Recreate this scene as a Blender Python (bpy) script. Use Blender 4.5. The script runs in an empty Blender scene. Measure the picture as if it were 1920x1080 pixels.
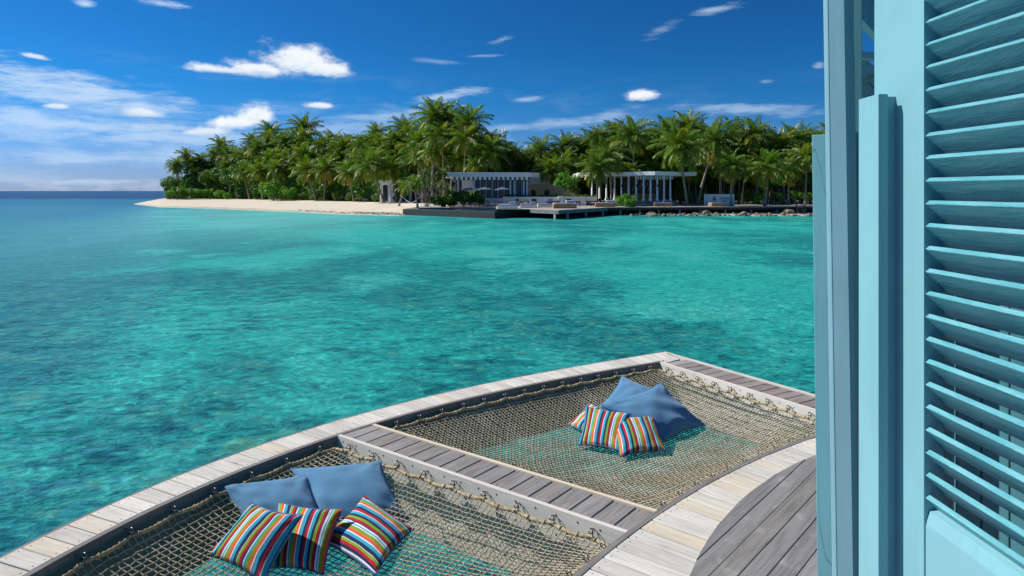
import bpy, bmesh, math, random
import numpy as np
from mathutils import Vector, Matrix, noise as mnoise
R=math.radians
sc=bpy.context.scene; COL=sc.collection

# ------------------------------------------------------------------ camera, sun, sky, exposure
CZ=3.2; F=1280.0; HOR=358.0; DZ=1.5
cam_d=bpy.data.cameras.new('camera'); cam=bpy.data.objects.new('camera',cam_d); COL.objects.link(cam)
cam.location=(0,0,CZ); cam.rotation_euler=(R(90),0,0)
cam_d.lens=24; cam_d.sensor_width=36; cam_d.shift_y=-(540-HOR)/1920; cam_d.clip_start=0.05; cam_d.clip_end=60000
sc.camera=cam
SUN_EL=43.0; SUN_HEAD=-75.0     # heading clockwise from +Y
sdir=Vector((math.sin(R(SUN_HEAD))*math.cos(R(SUN_EL)),math.cos(R(SUN_HEAD))*math.cos(R(SUN_EL)),math.sin(R(SUN_EL))))
sl=bpy.data.lights.new('sun','SUN'); sl.energy=4.9; sl.angle=R(0.53); sl.color=(1.0,.955,.88)
so=bpy.data.objects.new('sun',sl); COL.objects.link(so); so.rotation_euler=(-sdir).to_track_quat('-Z','Y').to_euler()
sc.view_settings.view_transform='Standard'; sc.view_settings.look='None'; sc.view_settings.gamma=1; sc.view_settings.exposure=0.32
sc.render.film_transparent=False
sc.cycles.max_bounces=8; sc.cycles.transparent_max_bounces=12
sc.cycles.use_denoising=True

# ---- node helper
class NT:
    def __init__(s,nt): s.nt=nt; s.N=nt.nodes; s.L=nt.links
    def n(s,t,**k):
        x=s.N.new(t)
        for a,b in k.items():
            if a.startswith('_'): s.inp(x,a[1:],b)
            else: setattr(x,a,b)
        return x
    def inp(s,x,key,v):
        if key.isdigit(): key=int(key)
        sock=x.inputs[key]
        if isinstance(v,bpy.types.NodeSocket): s.L.new(v,sock)
        elif isinstance(v,bpy.types.Node): s.L.new(v.outputs[0],sock)
        else: sock.default_value=v
    def m(s,op,a,b=0.0,c=0.0,clamp=False):
        x=s.n('ShaderNodeMath',operation=op,use_clamp=clamp); s.inp(x,'0',a); s.inp(x,'1',b)
        if op in('MULTIPLY_ADD','SMOOTH_MIN','SMOOTH_MAX','WRAP'): s.inp(x,'2',c)
        return x.outputs[0]
    def mix(s,f,a,b,mode='MIX'):
        x=s.n('ShaderNodeMix',data_type='RGBA',blend_type=mode); s.inp(x,'0',f); s.inp(x,'6',a); s.inp(x,'7',b); return x.outputs[2]
    def rng(s,v,a,b,c=0.0,d=1.0,smooth=True):
        x=s.n('ShaderNodeMapRange',interpolation_type='SMOOTHSTEP' if smooth else 'LINEAR'); 
        for i,q in enumerate((v,a,b,c,d)): s.inp(x,str(i),q)
        return x.outputs[0]
    def noise(s,vec,scale,detail=3,rough=.5,dist=0.0):
        x=s.n('ShaderNodeTexNoise'); 
        if vec is not None: s.inp(x,'Vector',vec)
        s.inp(x,'Scale',scale); s.inp(x,'Detail',detail); s.inp(x,'Roughness',rough); s.inp(x,'Distortion',dist); return x.outputs[0]
    def mapping(s,vec,sc_=(1,1,1),rot=(0,0,0),loc=(0,0,0)):
        x=s.n('ShaderNodeMapping'); s.inp(x,'Vector',vec); s.inp(x,'Location',loc); s.inp(x,'Rotation',rot); s.inp(x,'Scale',sc_); return x.outputs[0]
    def comb(s,a,b,c=0.0):
        x=s.n('ShaderNodeCombineXYZ'); s.inp(x,'0',a); s.inp(x,'1',b); s.inp(x,'2',c); return x.outputs[0]
def rgba(c): return (c[0],c[1],c[2],1.0)
def dirang(px,py):
    d=Vector(((px-960)/F,1.0,(HOR-py)/F)); return math.atan2(d.x,d.y), math.atan2(d.z,math.hypot(d.x,d.y))

def build_world():
    w=bpy.data.worlds.new('World'); sc.world=w; w.use_nodes=True; t=NT(w.node_tree); t.N.clear()
    sky=t.n('ShaderNodeTexSky',sky_type='NISHITA',sun_disc=False,sun_elevation=R(SUN_EL),sun_rotation=R(SUN_HEAD),altitude=0,air_density=1.0,dust_density=0.35,ozone_density=3.0)
    tc=t.n('ShaderNodeTexCoord'); g=tc.outputs['Generated']
    sp=t.n('ShaderNodeSeparateXYZ',_0=g)
    x,y,z=sp.outputs
    az=t.m('ARCTAN2',x,y); el=t.m('ARCSINE',z)
    hs=t.n('ShaderNodeHueSaturation'); t.inp(hs,'Hue',SKY_HUE); t.inp(hs,'Saturation',SKY_SAT); t.inp(hs,'Value',1.0); t.inp(hs,'Color',sky)
    base=hs.outputs[0]
    # polarised darkening away from the sun side is part of this sky's look: clear air is darker to the right and higher up
    tint=t.mix(t.rng(el,-.01,.15),(.40,.58,1.22,1),(.09,.58,1.15,1)); base=t.mix(1.0,base,tint,'MULTIPLY')
    f=t.rng(az,-.75,.42,0,1); fe=t.rng(el,0.0,.26,0,1)
    k=t.m('MULTIPLY',f,.16); k=t.m('ADD',k,t.m('MULTIPLY',fe,.20)); k=t.m('SUBTRACT',1.0,k)
    vm=t.n('ShaderNodeVectorMath',operation='SCALE'); t.inp(vm,'0',base); t.inp(vm,'Scale',k); base=vm.outputs[0]
    # --- cirrus on a high layer
    v=t.comb(t.m('MULTIPLY',az,1.0),t.m('MULTIPLY',el,1.0))
    vr=t.mapping(v,(2.6,15,1),(0,0,R(-6)))
    warp=t.noise(t.mapping(v,(5,9,1)),1.0,3,.5)
    vr2=t.n('ShaderNodeVectorMath',operation='ADD'); t.inp(vr2,'0',vr); t.inp(vr2,'1',t.comb(t.m('MULTIPLY',warp,.5),t.m('MULTIPLY',warp,1.3)))
    c1=t.noise(vr2.outputs[0],1.6,9,.62)
    fine=t.noise(t.mapping(v,(14,70,1),(0,0,R(-8))),1.0,6,.65)
    c1=t.m('ADD',t.m('MULTIPLY',c1,.78),t.m('MULTIPLY',fine,.22))
    lowm=t.m('MULTIPLY',t.rng(el,.19,.07),t.rng(el,-.01,.05))
    leftm=t.rng(az,.5,-.6,.15,1.0)
    dens=t.m('MULTIPLY',t.rng(c1,.47,.72),t.m('MULTIPLY',lowm,leftm))
    dens=t.m('MULTIPLY',dens,.75)
    # thin streaks at given places: (px,py,rx,ry,tilt deg,strength)
    def blob(px,py,rx,ry,tilt,edge,nz,amp,flat=0.0):
        a0,e0=dirang(px,py); ca=math.cos(a0)
        dx=t.m('SUBTRACT',az,a0); dy=t.m('SUBTRACT',el,e0)
        c_,s_=math.cos(R(tilt)),math.sin(R(tilt))
        u=t.m('ADD',t.m('MULTIPLY',dx,c_),t.m('MULTIPLY',dy,s_)); w_=t.m('SUBTRACT',t.m('MULTIPLY',dy,c_),t.m('MULTIPLY',dx,s_))
        kx=ca*ca; ux=t.m('DIVIDE',u,rx/F*kx); uy=t.m('DIVIDE',w_,ry/F*ca)
        if flat:   # flatter base: squeeze the lower half
            uy=t.m('MULTIPLY',uy,t.rng(uy,-.05,.05,flat,1.0))
        d=t.m('SQRT',t.m('ADD',t.m('MULTIPLY',ux,ux),t.m('MULTIPLY',uy,uy)))
        q=t.m('SUBTRACT',1.0,d); q=t.m('ADD',q,t.m('MULTIPLY',t.m('SUBTRACT',nz,.5),amp))
        return t.rng(q,0.0,edge),uy
    n_c=t.noise(t.mapping(v,(1,1.7,1)),19,10,.66)
    n_w=t.noise(t.mapping(v,(12,60,1),(0,0,R(-10))),1.3,7,.65)
    for px,py,rx,ry,ti,st in ((130,170,330,46,-9,.72),(60,225,380,34,-4,.66),(330,258,300,22,2,.55),(200,295,260,18,0,.45),(840,180,90,13,10,.6),(985,186,40,8,8,.45),(720,218,150,11,6,.45),(1400,205,190,15,-3,.42),(1150,215,80,15,14,.35),(1000,235,240,13,5,.38),(640,240,170,26,3,.35),(820,115,70,6,-3,.25),(900,105,45,4,3,.3),(1240,55,48,13,22,.3),(1335,18,62,10,6,.5),(60,245,200,24,-3,.4),(180,340,170,9,0,.45),(940,75,28,7,10,.4),(300,5,60,8,0,.6),(160,8,26,10,0,.75),(1535,122,14,9,0,.35),(1435,152,20,6,0,.3),(270,270,50,8,0,.4)):
        b,_=blob(px,py,rx,ry,ti,1.0,n_w,2.6)
        dens=t.m('MAXIMUM',dens,t.m('MULTIPLY',b,st))
    cum=None; shade=None
    for px,py,rx,ry,ti,st in ((560,122,105,42,-3,1.0),(490,132,100,26,0,1.0),(410,131,72,15,0,.95),(612,134,70,24,2,1.0),(478,222,52,32,6,1.0),(438,234,70,22,6,1.0),(390,248,62,15,3,.85),(598,199,34,11,0,.95),(1207,181,38,15,2,1.0),(272,214,55,15,-2,.8),(105,201,30,9,0,.8),(62,106,40,9,-6,.8),(300,240,120,10,0,.45)):
        b,uy=blob(px,py,rx,ry,ti,.6,n_c,1.9,1.8)
        b=t.m('MULTIPLY',b,st)
        sh=t.rng(uy,-.8,.5)
        if cum is None: cum,shade=b,t.m('MULTIPLY',sh,b)
        else:
            shade=t.m('MAXIMUM',shade,t.m('MULTIPLY',sh,b)); cum=t.m('MAXIMUM',cum,b)
    n_s=t.noise(t.mapping(v,(1,1.4,1)),44,6,.6)
    cs=t.m('ADD',t.m('MULTIPLY',shade,.42),t.m('MULTIPLY',n_s,.62))
    ccol=t.mix(t.rng(cs,.25,.75),(5.4,6.9,8.8,1),(9.8,10.1,10.3,1))
    base=t.mix(dens,base,(6.6,8.2,10.0,1)); base=t.mix(t.m('MULTIPLY',cum,.93),base,ccol)
    # horizon cumulus far away
    hz=t.m('MULTIPLY',t.rng(el,-.002,.001),t.rng(el,.022,.004)); hn=t.noise(t.mapping(v,(30,90,1)),1.0,5,.6)
    base=t.mix(t.m('MULTIPLY',t.m('MULTIPLY',hz,t.rng(hn,.42,.62)),t.rng(az,-.2,-.45,0,.32)),base,(6.4,7.2,8.6,1))
    bg=t.n('ShaderNodeBackground',_0=base,_1=0.08); out=t.n('ShaderNodeOutputWorld',_0=bg.outputs[0])
SKY_HUE,SKY_SAT=.5,1.0
build_world()

# ------------------------------------------------------------------ generic helpers
def W(px,py,Y): return Vector(((px-960)/F*Y,Y,CZ-(py-HOR)/F*Y))
def GP(px,py,z=DZ):
    Y=F*(CZ-z)/(py-HOR); return Vector(((px-960)/F*Y,Y,z))
def G2(px,py,z=DZ):
    p=GP(px,py,z); return Vector((p.x,p.y))
class MB:
    def __init__(s): s.v=[];s.f=[];s.mi=[];s.tn=[];s.uv=[];s.sm=[]
    def add(s,vs,fs,mi=0,tone=.5,uvs=None,smooth=False):
        o=len(s.v); s.v+= [tuple(p) for p in vs]
        for i,f in enumerate(fs):
            s.f.append(tuple(o+q for q in f)); s.mi.append(mi); s.tn.append(tone); s.sm.append(smooth)
            s.uv.append([uvs[q] for q in f] if uvs else None)
    def prism(s,poly,z0,z1,mi=0,tone=.5,uvs=None,lean=(0,0),zref=0,z1s=None):
        n=len(poly); a=sum(poly[i][0]*poly[(i+1)%n][1]-poly[(i+1)%n][0]*poly[i][1] for i in range(n))
        if a<0:
            poly=poly[::-1]
            if uvs: uvs=uvs[::-1]
            if z1s: z1s=z1s[::-1]
        vs=[(p[0]+lean[0]*(z0-zref),p[1]+lean[1]*(z0-zref),z0) for p in poly]+[(p[0]+lean[0]*((z1s[i] if z1s else z1)-zref),p[1]+lean[1]*((z1s[i] if z1s else z1)-zref),(z1s[i] if z1s else z1)) for i,p in enumerate(poly)]
        fs=[tuple(range(n-1,-1,-1)),tuple(range(n,2*n))]+[(i,(i+1)%n,n+(i+1)%n,n+i) for i in range(n)]
        s.add(vs,fs,mi,tone,(uvs+uvs) if uvs else None)
    def box(s,x0,x1,y0,y1,z0,z1,mi=0,tone=.5,rot=0,c=None):
        P=[(x0,y0),(x1,y0),(x1,y1),(x0,y1)]
        if c is not None:
            cs,sn=math.cos(rot),math.sin(rot); P=[(c[0]+x*cs-y*sn,c[1]+x*sn+y*cs) for x,y in P]
        s.prism(P,z0,z1,mi,tone)
    def obox(s,c,ax,ay,az,mi=0,tone=.5):
        c=Vector(c);vs=[c+ax*i+ay*j+az*k for k in(-1,1) for j in(-1,1) for i in(-1,1)]
        s.add(vs,[(0,2,3,1),(4,5,7,6),(0,1,5,4),(2,6,7,3),(0,4,6,2),(1,3,7,5)],mi,tone)
    def tube(s,pts,rad,n=6,mi=0,tone=.5,cap=True,closed=False,smooth=True,twist=None):
        pts=[Vector(p) for p in pts]; m=len(pts); rs=rad if isinstance(rad,(list,tuple)) else [rad]*m
        o=len(s.v); up=Vector((0,0,1)); L=0
        vs=[]
        prev=None
        for i,p in enumerate(pts):
            a=pts[(i-1)%m] if (closed or i>0) else p; b=pts[(i+1)%m] if (closed or i<m-1) else p
            d=(b-a); 
            if d.length<1e-9: d=Vector((0,0,1))
            d.normalize()
            if prev is None:
                u=up if abs(d.dot(up))<.9 else Vector((1,0,0))
            else: u=prev
            u=(u-d*u.dot(d)); u.normalize() if u.length>1e-6 else None
            w=d.cross(u); prev=u
            if i>0: L+=(p-pts[i-1]).length
            for k in range(n):
                an=2*math.pi*k/n; r=rs[i]
                if twist: r*=1+twist[0]*math.cos(twist[1]*an-L*twist[2])
                vs.append(p+u*(r*math.cos(an))+w*(r*math.sin(an)))
        fs=[]
        for i in range(m if closed else m-1):
            for k in range(n):
                a=i*n+k;b=i*n+(k+1)%n;c=((i+1)%m)*n+(k+1)%n;d=((i+1)%m)*n+k; fs.append((a,b,c,d))
        if cap and not closed: fs+=[tuple(range(n-1,-1,-1)),tuple((m-1)*n+k for k in range(n))]
        s.add(vs,fs,mi,tone,None,smooth)
    def lathe(s,c,prof,n=12,mi=0,tone=.5,smooth=True,axis=None):
        c=Vector(c); vs=[]
        for r,z in prof:
            for k in range(n):
                a=2*math.pi*k/n; vs.append(c+Vector((r*math.cos(a),r*math.sin(a),z)))
        fs=[(i*n+k,i*n+(k+1)%n,(i+1)*n+(k+1)%n,(i+1)*n+k) for i in range(len(prof)-1) for k in range(n)]
        fs+=[tuple(range(n-1,-1,-1)),tuple((len(prof)-1)*n+k for k in range(n))]
        s.add(vs,fs,mi,tone,None,smooth)
    def build(s,name,mats,parent=None,loc=(0,0,0),bevel=0):
        me=bpy.data.meshes.new(name); 
        l=Vector(loc)
        me.from_pydata([(p[0]-l.x,p[1]-l.y,p[2]-l.z) for p in s.v] if l.length>0 else s.v,[],s.f)
        if not isinstance(mats,(list,tuple)): mats=[mats]
        for m in mats: me.materials.append(m)
        me.polygons.foreach_set('material_index',s.mi); me.polygons.foreach_set('use_smooth',s.sm)
        at=me.attributes.new('tone','FLOAT','FACE'); at.data.foreach_set('value',s.tn)
        if any(u is not None for u in s.uv):
            ul=me.uv_layers.new(name='UVMap'); li=0; arr=[]
            for f,u in zip(s.f,s.uv):
                for j in range(len(f)): arr+= list(u[j]) if u else [0.0,0.0]
            ul.data.foreach_set('uv',arr)
        me.update()
        o=bpy.data.objects.new(name,me); COL.objects.link(o)
        if parent is not None: o.parent=parent
        o.location=l
        if bevel:
            b=o.modifiers.new('bevel','BEVEL'); b.width=bevel; b.segments=2; b.limit_method='ANGLE'; b.angle_limit=R(40)
        return o
def tag(o,label=None,cat=None,group=None,kind=None):
    if label: o['label']=label
    if cat: o['category']=cat
    if group: o['group']=group
    if kind: o['kind']=kind
    return o
def empty(name,loc,label=None,cat=None,group=None,rz=0):
    o=bpy.data.objects.new(name,None); COL.objects.link(o); o.location=loc; o.rotation_euler=(0,0,rz); o.empty_display_size=.1
    return tag(o,label,cat,group)
def part(mb,name,mats,root,bevel=0):          # mesh in world coordinates parented to a located root
    o=mb.build(name,mats,None,bevel=bevel); o.parent=root
    o.matrix_parent_inverse=Matrix.Translation(-Vector(root.location)) if root.type=='EMPTY' or True else None
    return o
def copy_tree(o,parent=None):
    c=o.copy(); COL.objects.link(c)
    if parent is not None: c.parent=parent
    for ch in [q for q in KIDS.get(o.name,[])]: copy_tree(ch,c)
    return c
KIDS={}
def remember(o):
    KIDS[o.name]=[c for c in bpy.data.objects if c.parent==o]
    for c in KIDS[o.name]: remember(c)

# ------------------------------------------------------------------ materials
MATS={}
def mat(name,fn):
    m=bpy.data.materials.new(name); m.use_nodes=True; t=NT(m.node_tree); t.N.clear()
    out=t.n('ShaderNodeOutputMaterial'); s=fn(t); t.inp(out,'0',s); MATS[name]=m; return m
def pbsdf(t,col,rough=.6,metal=0.0,spec=.5,bump=None,bstr=.3,bdist=.01,**k):
    p=t.n('ShaderNodeBsdfPrincipled'); t.inp(p,'Base Color',col if not isinstance(col,tuple) else rgba(col)); t.inp(p,'Roughness',rough); t.inp(p,'Metallic',metal); t.inp(p,'Specular IOR Level',spec)
    if bump is not None:
        b=t.n('ShaderNodeBump'); t.inp(b,'Height',bump); t.inp(b,'Strength',bstr); t.inp(b,'Distance',bdist); t.inp(p,'Normal',b.outputs[0])
    for a,b in k.items(): t.inp(p,a,b)
    return p
def objc(t): return t.n('ShaderNodeTexCoord').outputs['Object']
def pos(t): return t.n('ShaderNodeNewGeometry').outputs['Position']
def tone(t): return t.n('ShaderNodeAttribute',attribute_name='tone').outputs['Fac']
def wood(c0,c1,c2,stain=(.25,.22,.19),wv=.5,stainamt=.35):
    def fn(t):
        uv=t.n('ShaderNodeTexCoord').outputs['UV']; tn=tone(t)
        off=t.comb(t.m('MULTIPLY',tn,37.0),t.m('MULTIPLY',tn,91.0))
        va=t.n('ShaderNodeVectorMath',operation='ADD'); t.inp(va,'0',uv); t.inp(va,'1',off); u=va.outputs[0]
        g=t.noise(t.mapping(u,(3,70,1)),1.0,7,.65,.4); g2=t.noise(t.mapping(u,(1.6,9,1)),1.0,5,.6,.8)
        blot=t.noise(t.mapping(u,(5,5,1)),1.0,4,.6)
        r=t.n('ShaderNodeTexWhiteNoise',noise_dimensions='1D'); t.inp(r,'W',t.m('MULTIPLY',tn,513.3))
        base=t.mix(r.outputs[0],rgba(c0),rgba(c1)); base=t.mix(t.rng(t.m('FRACT',t.m('MULTIPLY',tn,177.7)),.72,1.0),base,rgba(c2))
        lo=t.mix(1.0,base,(wv,wv,wv*.98,1),'MULTIPLY')
        c=t.mix(t.rng(t.m('ADD',t.m('MULTIPLY',g,.6),t.m('MULTIPLY',g2,.4)),.36,.60),lo,base)
        c=t.mix(t.m('MULTIPLY',t.rng(blot,.56,.72),stainamt),c,rgba(stain))
        crack=t.rng(t.noise(t.mapping(u,(1.5,130,1)),1.0,3,.5,.2),.30,.26); c=t.mix(t.m('MULTIPLY',crack,.6),c,(.05,.045,.04,1))
        return pbsdf(t,c,.75,spec=.25,bump=g,bstr=.35,bdist=.003)
    return fn
M_white=mat('bleached_planks',wood((.66,.63,.56),(.52,.495,.445),(.62,.54,.41),(.38,.345,.30),.72,.5))
M_grey=mat('grey_planks',wood((.335,.315,.295),(.24,.225,.212),(.28,.25,.22),(.42,.40,.37),.58,.3))
M_greyfar=mat('mixed_grey_planks',wood((.38,.36,.345),(.24,.20,.18),(.30,.25,.22),(.42,.41,.40),.6,.3))
M_dark=mat('round_deck_planks',wood((.265,.255,.245),(.20,.192,.186),(.23,.215,.20),(.40,.39,.375),.6,.5))
M_fascia=mat('pale_fascia',wood((.68,.64,.57),(.62,.58,.52),(.66,.56,.42),(.48,.40,.30),.82,.3))
M_fdark=mat('grey_fascia',wood((.23,.215,.20),(.19,.18,.17),(.20,.18,.165),(.11,.10,.095),.6,.4))
M_nail=mat('nail',lambda t:pbsdf(t,(.035,.03,.028),.6))
def ropef(t):
    n=t.noise(pos(t),60,4,.6); n2=t.noise(pos(t),2.5,3,.5)
    c=t.mix(t.rng(n,.35,.65),(.25,.21,.14,1),(.48,.42,.30,1)); c=t.mix(t.m('MULTIPLY',t.rng(n2,.5,.7),.35),c,(.70,.65,.54,1))
    return pbsdf(t,c,.85,spec=.15,bump=t.noise(pos(t),350,2,.5),bstr=.4,bdist=.002)
M_rope=mat('hemp_rope',ropef)
def ropeb(t):
    w=t.n('ShaderNodeTexNoise'); n=t.noise(pos(t),40,4,.6)
    c=t.mix(t.rng(n,.35,.65),(.27,.205,.11,1),(.47,.385,.24,1)); return pbsdf(t,c,.8,spec=.2)
M_ropeb=mat('border_rope',ropeb)
M_steel=mat('stainless_steel',lambda t:pbsdf(t,(.26,.25,.24),.38,1.0))
def teal(light,mid=None,cracks=False):
    def fn(t):
        p=pos(t); n=t.noise(t.mapping(p,(40,40,3)),1.0,5,.6); n2=t.noise(p,3,4,.6); nf=t.noise(t.mapping(p,(260,260,30)),1.0,4,.6)
        c=t.mix(t.rng(n2,.3,.7),rgba(light),rgba([q*.90 for q in light]))
        c=t.mix(t.m('MULTIPLY',t.rng(n,.50,.70),.42),c,rgba([q*.82 for q in light]))
        if cracks:
            ck=t.noise(t.mapping(p,(170,170,9)),1.0,4,.55,.3); dd=t.noise(t.mapping(p,(60,60,8)),1.0,3,.6)
            f=t.m('MULTIPLY',t.rng(ck,.36,.31),t.rng(dd,.42,.55)); c=t.mix(t.m('MULTIPLY',f,.55),c,(.05,.13,.14,1))
            sc_=t.noise(t.mapping(p,(9,9,1.2),loc=(3,1,0)),1.0,2,.4,.6); c=t.mix(t.m('MULTIPLY',t.rng(t.m('ABSOLUTE',t.m('SUBTRACT',sc_,.5)),.006,.001),.6),c,(.06,.12,.12,1))
        dirt=t.noise(t.mapping(p,(12,12,5),loc=(7,7,7)),1.0,6,.7)
        c=t.mix(t.m('MULTIPLY',t.rng(dirt,.60,.74),.40),c,(.20,.28,.27,1))
        h=t.m('ADD',n,t.m('MULTIPLY',nf,.5))
        return pbsdf(t,c,.42,spec=.4,bump=h,bstr=.25,bdist=.0016)
    return fn
M_teal=mat('sky_blue_paint',teal((.20,.425,.47)))
M_tealp=mat('post_blue_paint',teal((.25,.45,.51)))
M_tealw=mat('weathered_blue_paint',teal((.16,.36,.40),cracks=True))
def louv(t):
    p=pos(t); n=t.noise(t.mapping(p,(60,9,60)),1.0,7,.62,.5)
    nf=t.noise(t.mapping(p,(350,60,350)),1.0,4,.6)
    c=t.mix(t.rng(n,.35,.65),(.085,.33,.375,1),(.15,.41,.46,1)); return pbsdf(t,c,.4,spec=.45,bump=t.m('ADD',n,t.m('MULTIPLY',nf,.3)),bstr=.9,bdist=.007)
M_louv=mat('louvre_paint',louv)
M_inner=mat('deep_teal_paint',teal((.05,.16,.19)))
def cloth(c,streak=.12):
    def fn(t):
        uv=t.n('ShaderNodeTexCoord').outputs['UV']; wv=t.noise(t.mapping(uv,(260,260,1)),1.0,3,.6); n=t.noise(t.mapping(uv,(5,5,1)),1.0,5,.6)
        col=t.mix(t.rng(wv,.35,.65),rgba([q*.82 for q in c]),rgba([q*1.15 for q in c])); col=t.mix(t.m('MULTIPLY',t.rng(n,.4,.7),streak),col,rgba([min(1,q*1.5) for q in c]))
        return pbsdf(t,col,.9,spec=.15,bump=t.m('ADD',wv,t.m('MULTIPLY',n,3.0)),bstr=.35,bdist=.004,**{'Sheen Weight':.25})
    return fn
M_blue=mat('denim_blue_fabric',cloth((.085,.225,.365)))
STR=[('r',.05),('w',.012),('t',.05),('n',.045),('g',.05),('r',.045),('n',.02),('w',.03),('t',.025),('w',.02),('g',.05),('o',.042),('d',.012),('w',.025),('t',.055),('n',.06),('w',.01),('g',.04),('r',.05),('n',.03),('w',.02),('t',.03),('g',.05),('o',.045),('w',.022),('d',.012),('t',.05),('n',.05)]
CC={'r':(.42,.008,.025),'w':(.72,.72,.72),'t':(.03,.36,.50),'n':(.012,.022,.075),'g':(.18,.34,.018),'o':(.80,.11,.035),'d':(.30,.01,.05)}
def stripes(phase):
    def fn(t):
        uv=t.n('ShaderNodeTexCoord').outputs['UV']; sp=t.n('ShaderNodeSeparateXYZ',_0=uv)
        x=t.m('FRACT',t.m('ADD',t.m('MULTIPLY',sp.outputs[0],1.12),phase))
        tot=sum(b for a,b in STR); acc=0; edges=[]
        for a,b in STR: edges.append((acc/tot,CC[a])); acc+=b
        c=None; half=[e for e in edges]
        r1=t.n('ShaderNodeValToRGB'); r1.color_ramp.interpolation='CONSTANT'; e=r1.color_ramp.elements
        for i,(p_,cc) in enumerate(half):
            if i==0: e[0].position=0; e[0].color=rgba(cc)
            elif i==1: e[1].position=p_; e[1].color=rgba(cc)
            else: q=e.new(p_); q.color=rgba(cc)
        t.inp(r1,'Fac',x)
        wv=t.noise(t.mapping(uv,(230,230,1)),1.0,3,.6); n=t.noise(t.mapping(uv,(6,6,1)),1.0,4,.6)
        col=t.mix(t.rng(wv,.3,.7,.0,.25),r1.outputs[0],(.35,.35,.35,1),'MULTIPLY')
        col=t.mix(t.rng(wv,.35,.65,.0,.12),r1.outputs[0],(.0,.0,.0,1))
        return pbsdf(t,col,.85,spec=.15,bump=t.m('ADD',wv,t.m('MULTIPLY',n,3.0)),bstr=.3,bdist=.004,**{'Sheen Weight':.1})
    return fn
for nm in bpy.data.materials: pass
M_str=[mat('striped_fabric',stripes(p)) for p in (0.0,.33,.62,.15,.48,.8)]
M_pipe=mat('striped_piping',cloth((.06,.10,.25)))
def leaf(c0,c1,c2,yel=(.24,.20,.03),transl=.35):
    def fn(t):
        tn=tone(t); p=pos(t); n=t.noise(p,.8,3,.6); oi=t.n('ShaderNodeObjectInfo').outputs['Random']
        c=t.mix(t.rng(n,.3,.7),rgba(c0),rgba(c1)); c=t.mix(t.m('MULTIPLY',oi,.45),c,rgba(c2)); c=t.mix(t.rng(tn,.45,1.0),c,rgba(yel))
        d=t.n('ShaderNodeBsdfPrincipled'); t.inp(d,'Base Color',c); t.inp(d,'Roughness',.42); t.inp(d,'Specular IOR Level',.35)
        tr=t.n('ShaderNodeBsdfTranslucent'); t.inp(tr,'Color',t.mix(1.0,c,(1.15,1.3,.5,1),'MULTIPLY'))
        mx=t.n('ShaderNodeMixShader',_0=transl); t.inp(mx,'1',d.outputs[0]); t.inp(mx,'2',tr.outputs[0]); return mx
    return fn
M_palm=mat('palm_frond',leaf((.098,.180,.015),(.165,.245,.024),(.060,.145,.021),(.46,.34,.033),.35))
M_rach=mat('palm_rachis',leaf((.20,.22,.05),(.26,.26,.07),(.16,.20,.04),(.42,.28,.07),.1))
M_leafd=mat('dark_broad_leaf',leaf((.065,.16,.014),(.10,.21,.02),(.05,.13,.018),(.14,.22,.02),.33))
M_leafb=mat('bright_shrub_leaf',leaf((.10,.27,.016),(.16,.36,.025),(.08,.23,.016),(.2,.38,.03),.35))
M_leafo=mat('olive_leaf',leaf((.08,.15,.022),(.12,.20,.03),(.06,.12,.02),(.28,.24,.06),.3))
def barkf(t):
    p=pos(t); n=t.noise(t.mapping(p,(3,3,14)),1.0,5,.6); c=t.mix(t.rng(n,.35,.65),(.17,.135,.10,1),(.36,.31,.25,1)); return pbsdf(t,c,.9,spec=.1)
M_bark=mat('palm_bark',barkf)
M_nut=mat('coconut',lambda t:pbsdf(t,(.30,.17,.03),.6))
def sandf(t):
    p=pos(t); n=t.noise(p,.35,5,.6); n2=t.noise(p,4,5,.6); c=t.mix(t.rng(n,.3,.7),(.64,.57,.46,1),(.55,.48,.37,1)); c=t.mix(t.m('MULTIPLY',t.rng(n2,.55,.7),.3),c,(.42,.36,.28,1))
    z=t.n('ShaderNodeSeparateXYZ',_0=p).outputs[2]; wet=t.rng(t.m('ADD',z,t.m('MULTIPLY',t.m('SUBTRACT',n,.5),.35)),.20,.07); c=t.mix(t.m('MULTIPLY',wet,.75),c,(.36,.30,.21,1))
    return pbsdf(t,c,.95,spec=.1,bump=n2,bstr=.5,bdist=.08)
M_sand=mat('coral_sand',sandf)
def plain(c,rough=.6,var=.15,scale=3,**k):
    def fn(t):
        n=t.noise(pos(t),scale,5,.6); return pbsdf(t,t.mix(t.rng(n,.3,.7),rgba(c),rgba([q*(1-var) for q in c])),rough,bump=n,bstr=.15,bdist=.01,**k)
    return fn
M_wht=mat('white_paint',plain((.78,.78,.76),.6,.06))
M_whtw=mat('white_render',plain((.72,.72,.71),.8,.1,1.2))
M_glassd=mat('dark_glass',plain((.02,.03,.04),.15,.3,2))
M_navy=mat('navy_fabric',plain((.02,.05,.16),.85))
M_dblue=mat('striped_blue_slate',plain((.05,.12,.19),.7))
M_grycl=mat('grey_cushion',plain((.34,.37,.43),.85))
M_teak=mat('orange_teak',plain((.42,.21,.07),.6,.3,4))
M_greywd=mat('grey_timber',plain((.20,.20,.20),.8,.35,1.5))
M_palewd=mat('pale_timber',plain((.38,.34,.29),.8,.25,1.5))
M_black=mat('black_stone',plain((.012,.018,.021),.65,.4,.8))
M_rock=mat('coral_rock',plain((.24,.21,.15),.9,.5,2.5))
M_conc=mat('pile_concrete',plain((.30,.33,.35),.8,.3,2))
M_wick=mat('dark_wicker',plain((.10,.075,.06),.7,.3,9))
M_umb=mat('grey_canvas',plain((.085,.10,.14),.85,.15,3))
M_dark2=mat('shade_interior',plain((.12,.09,.07),.8))
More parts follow.
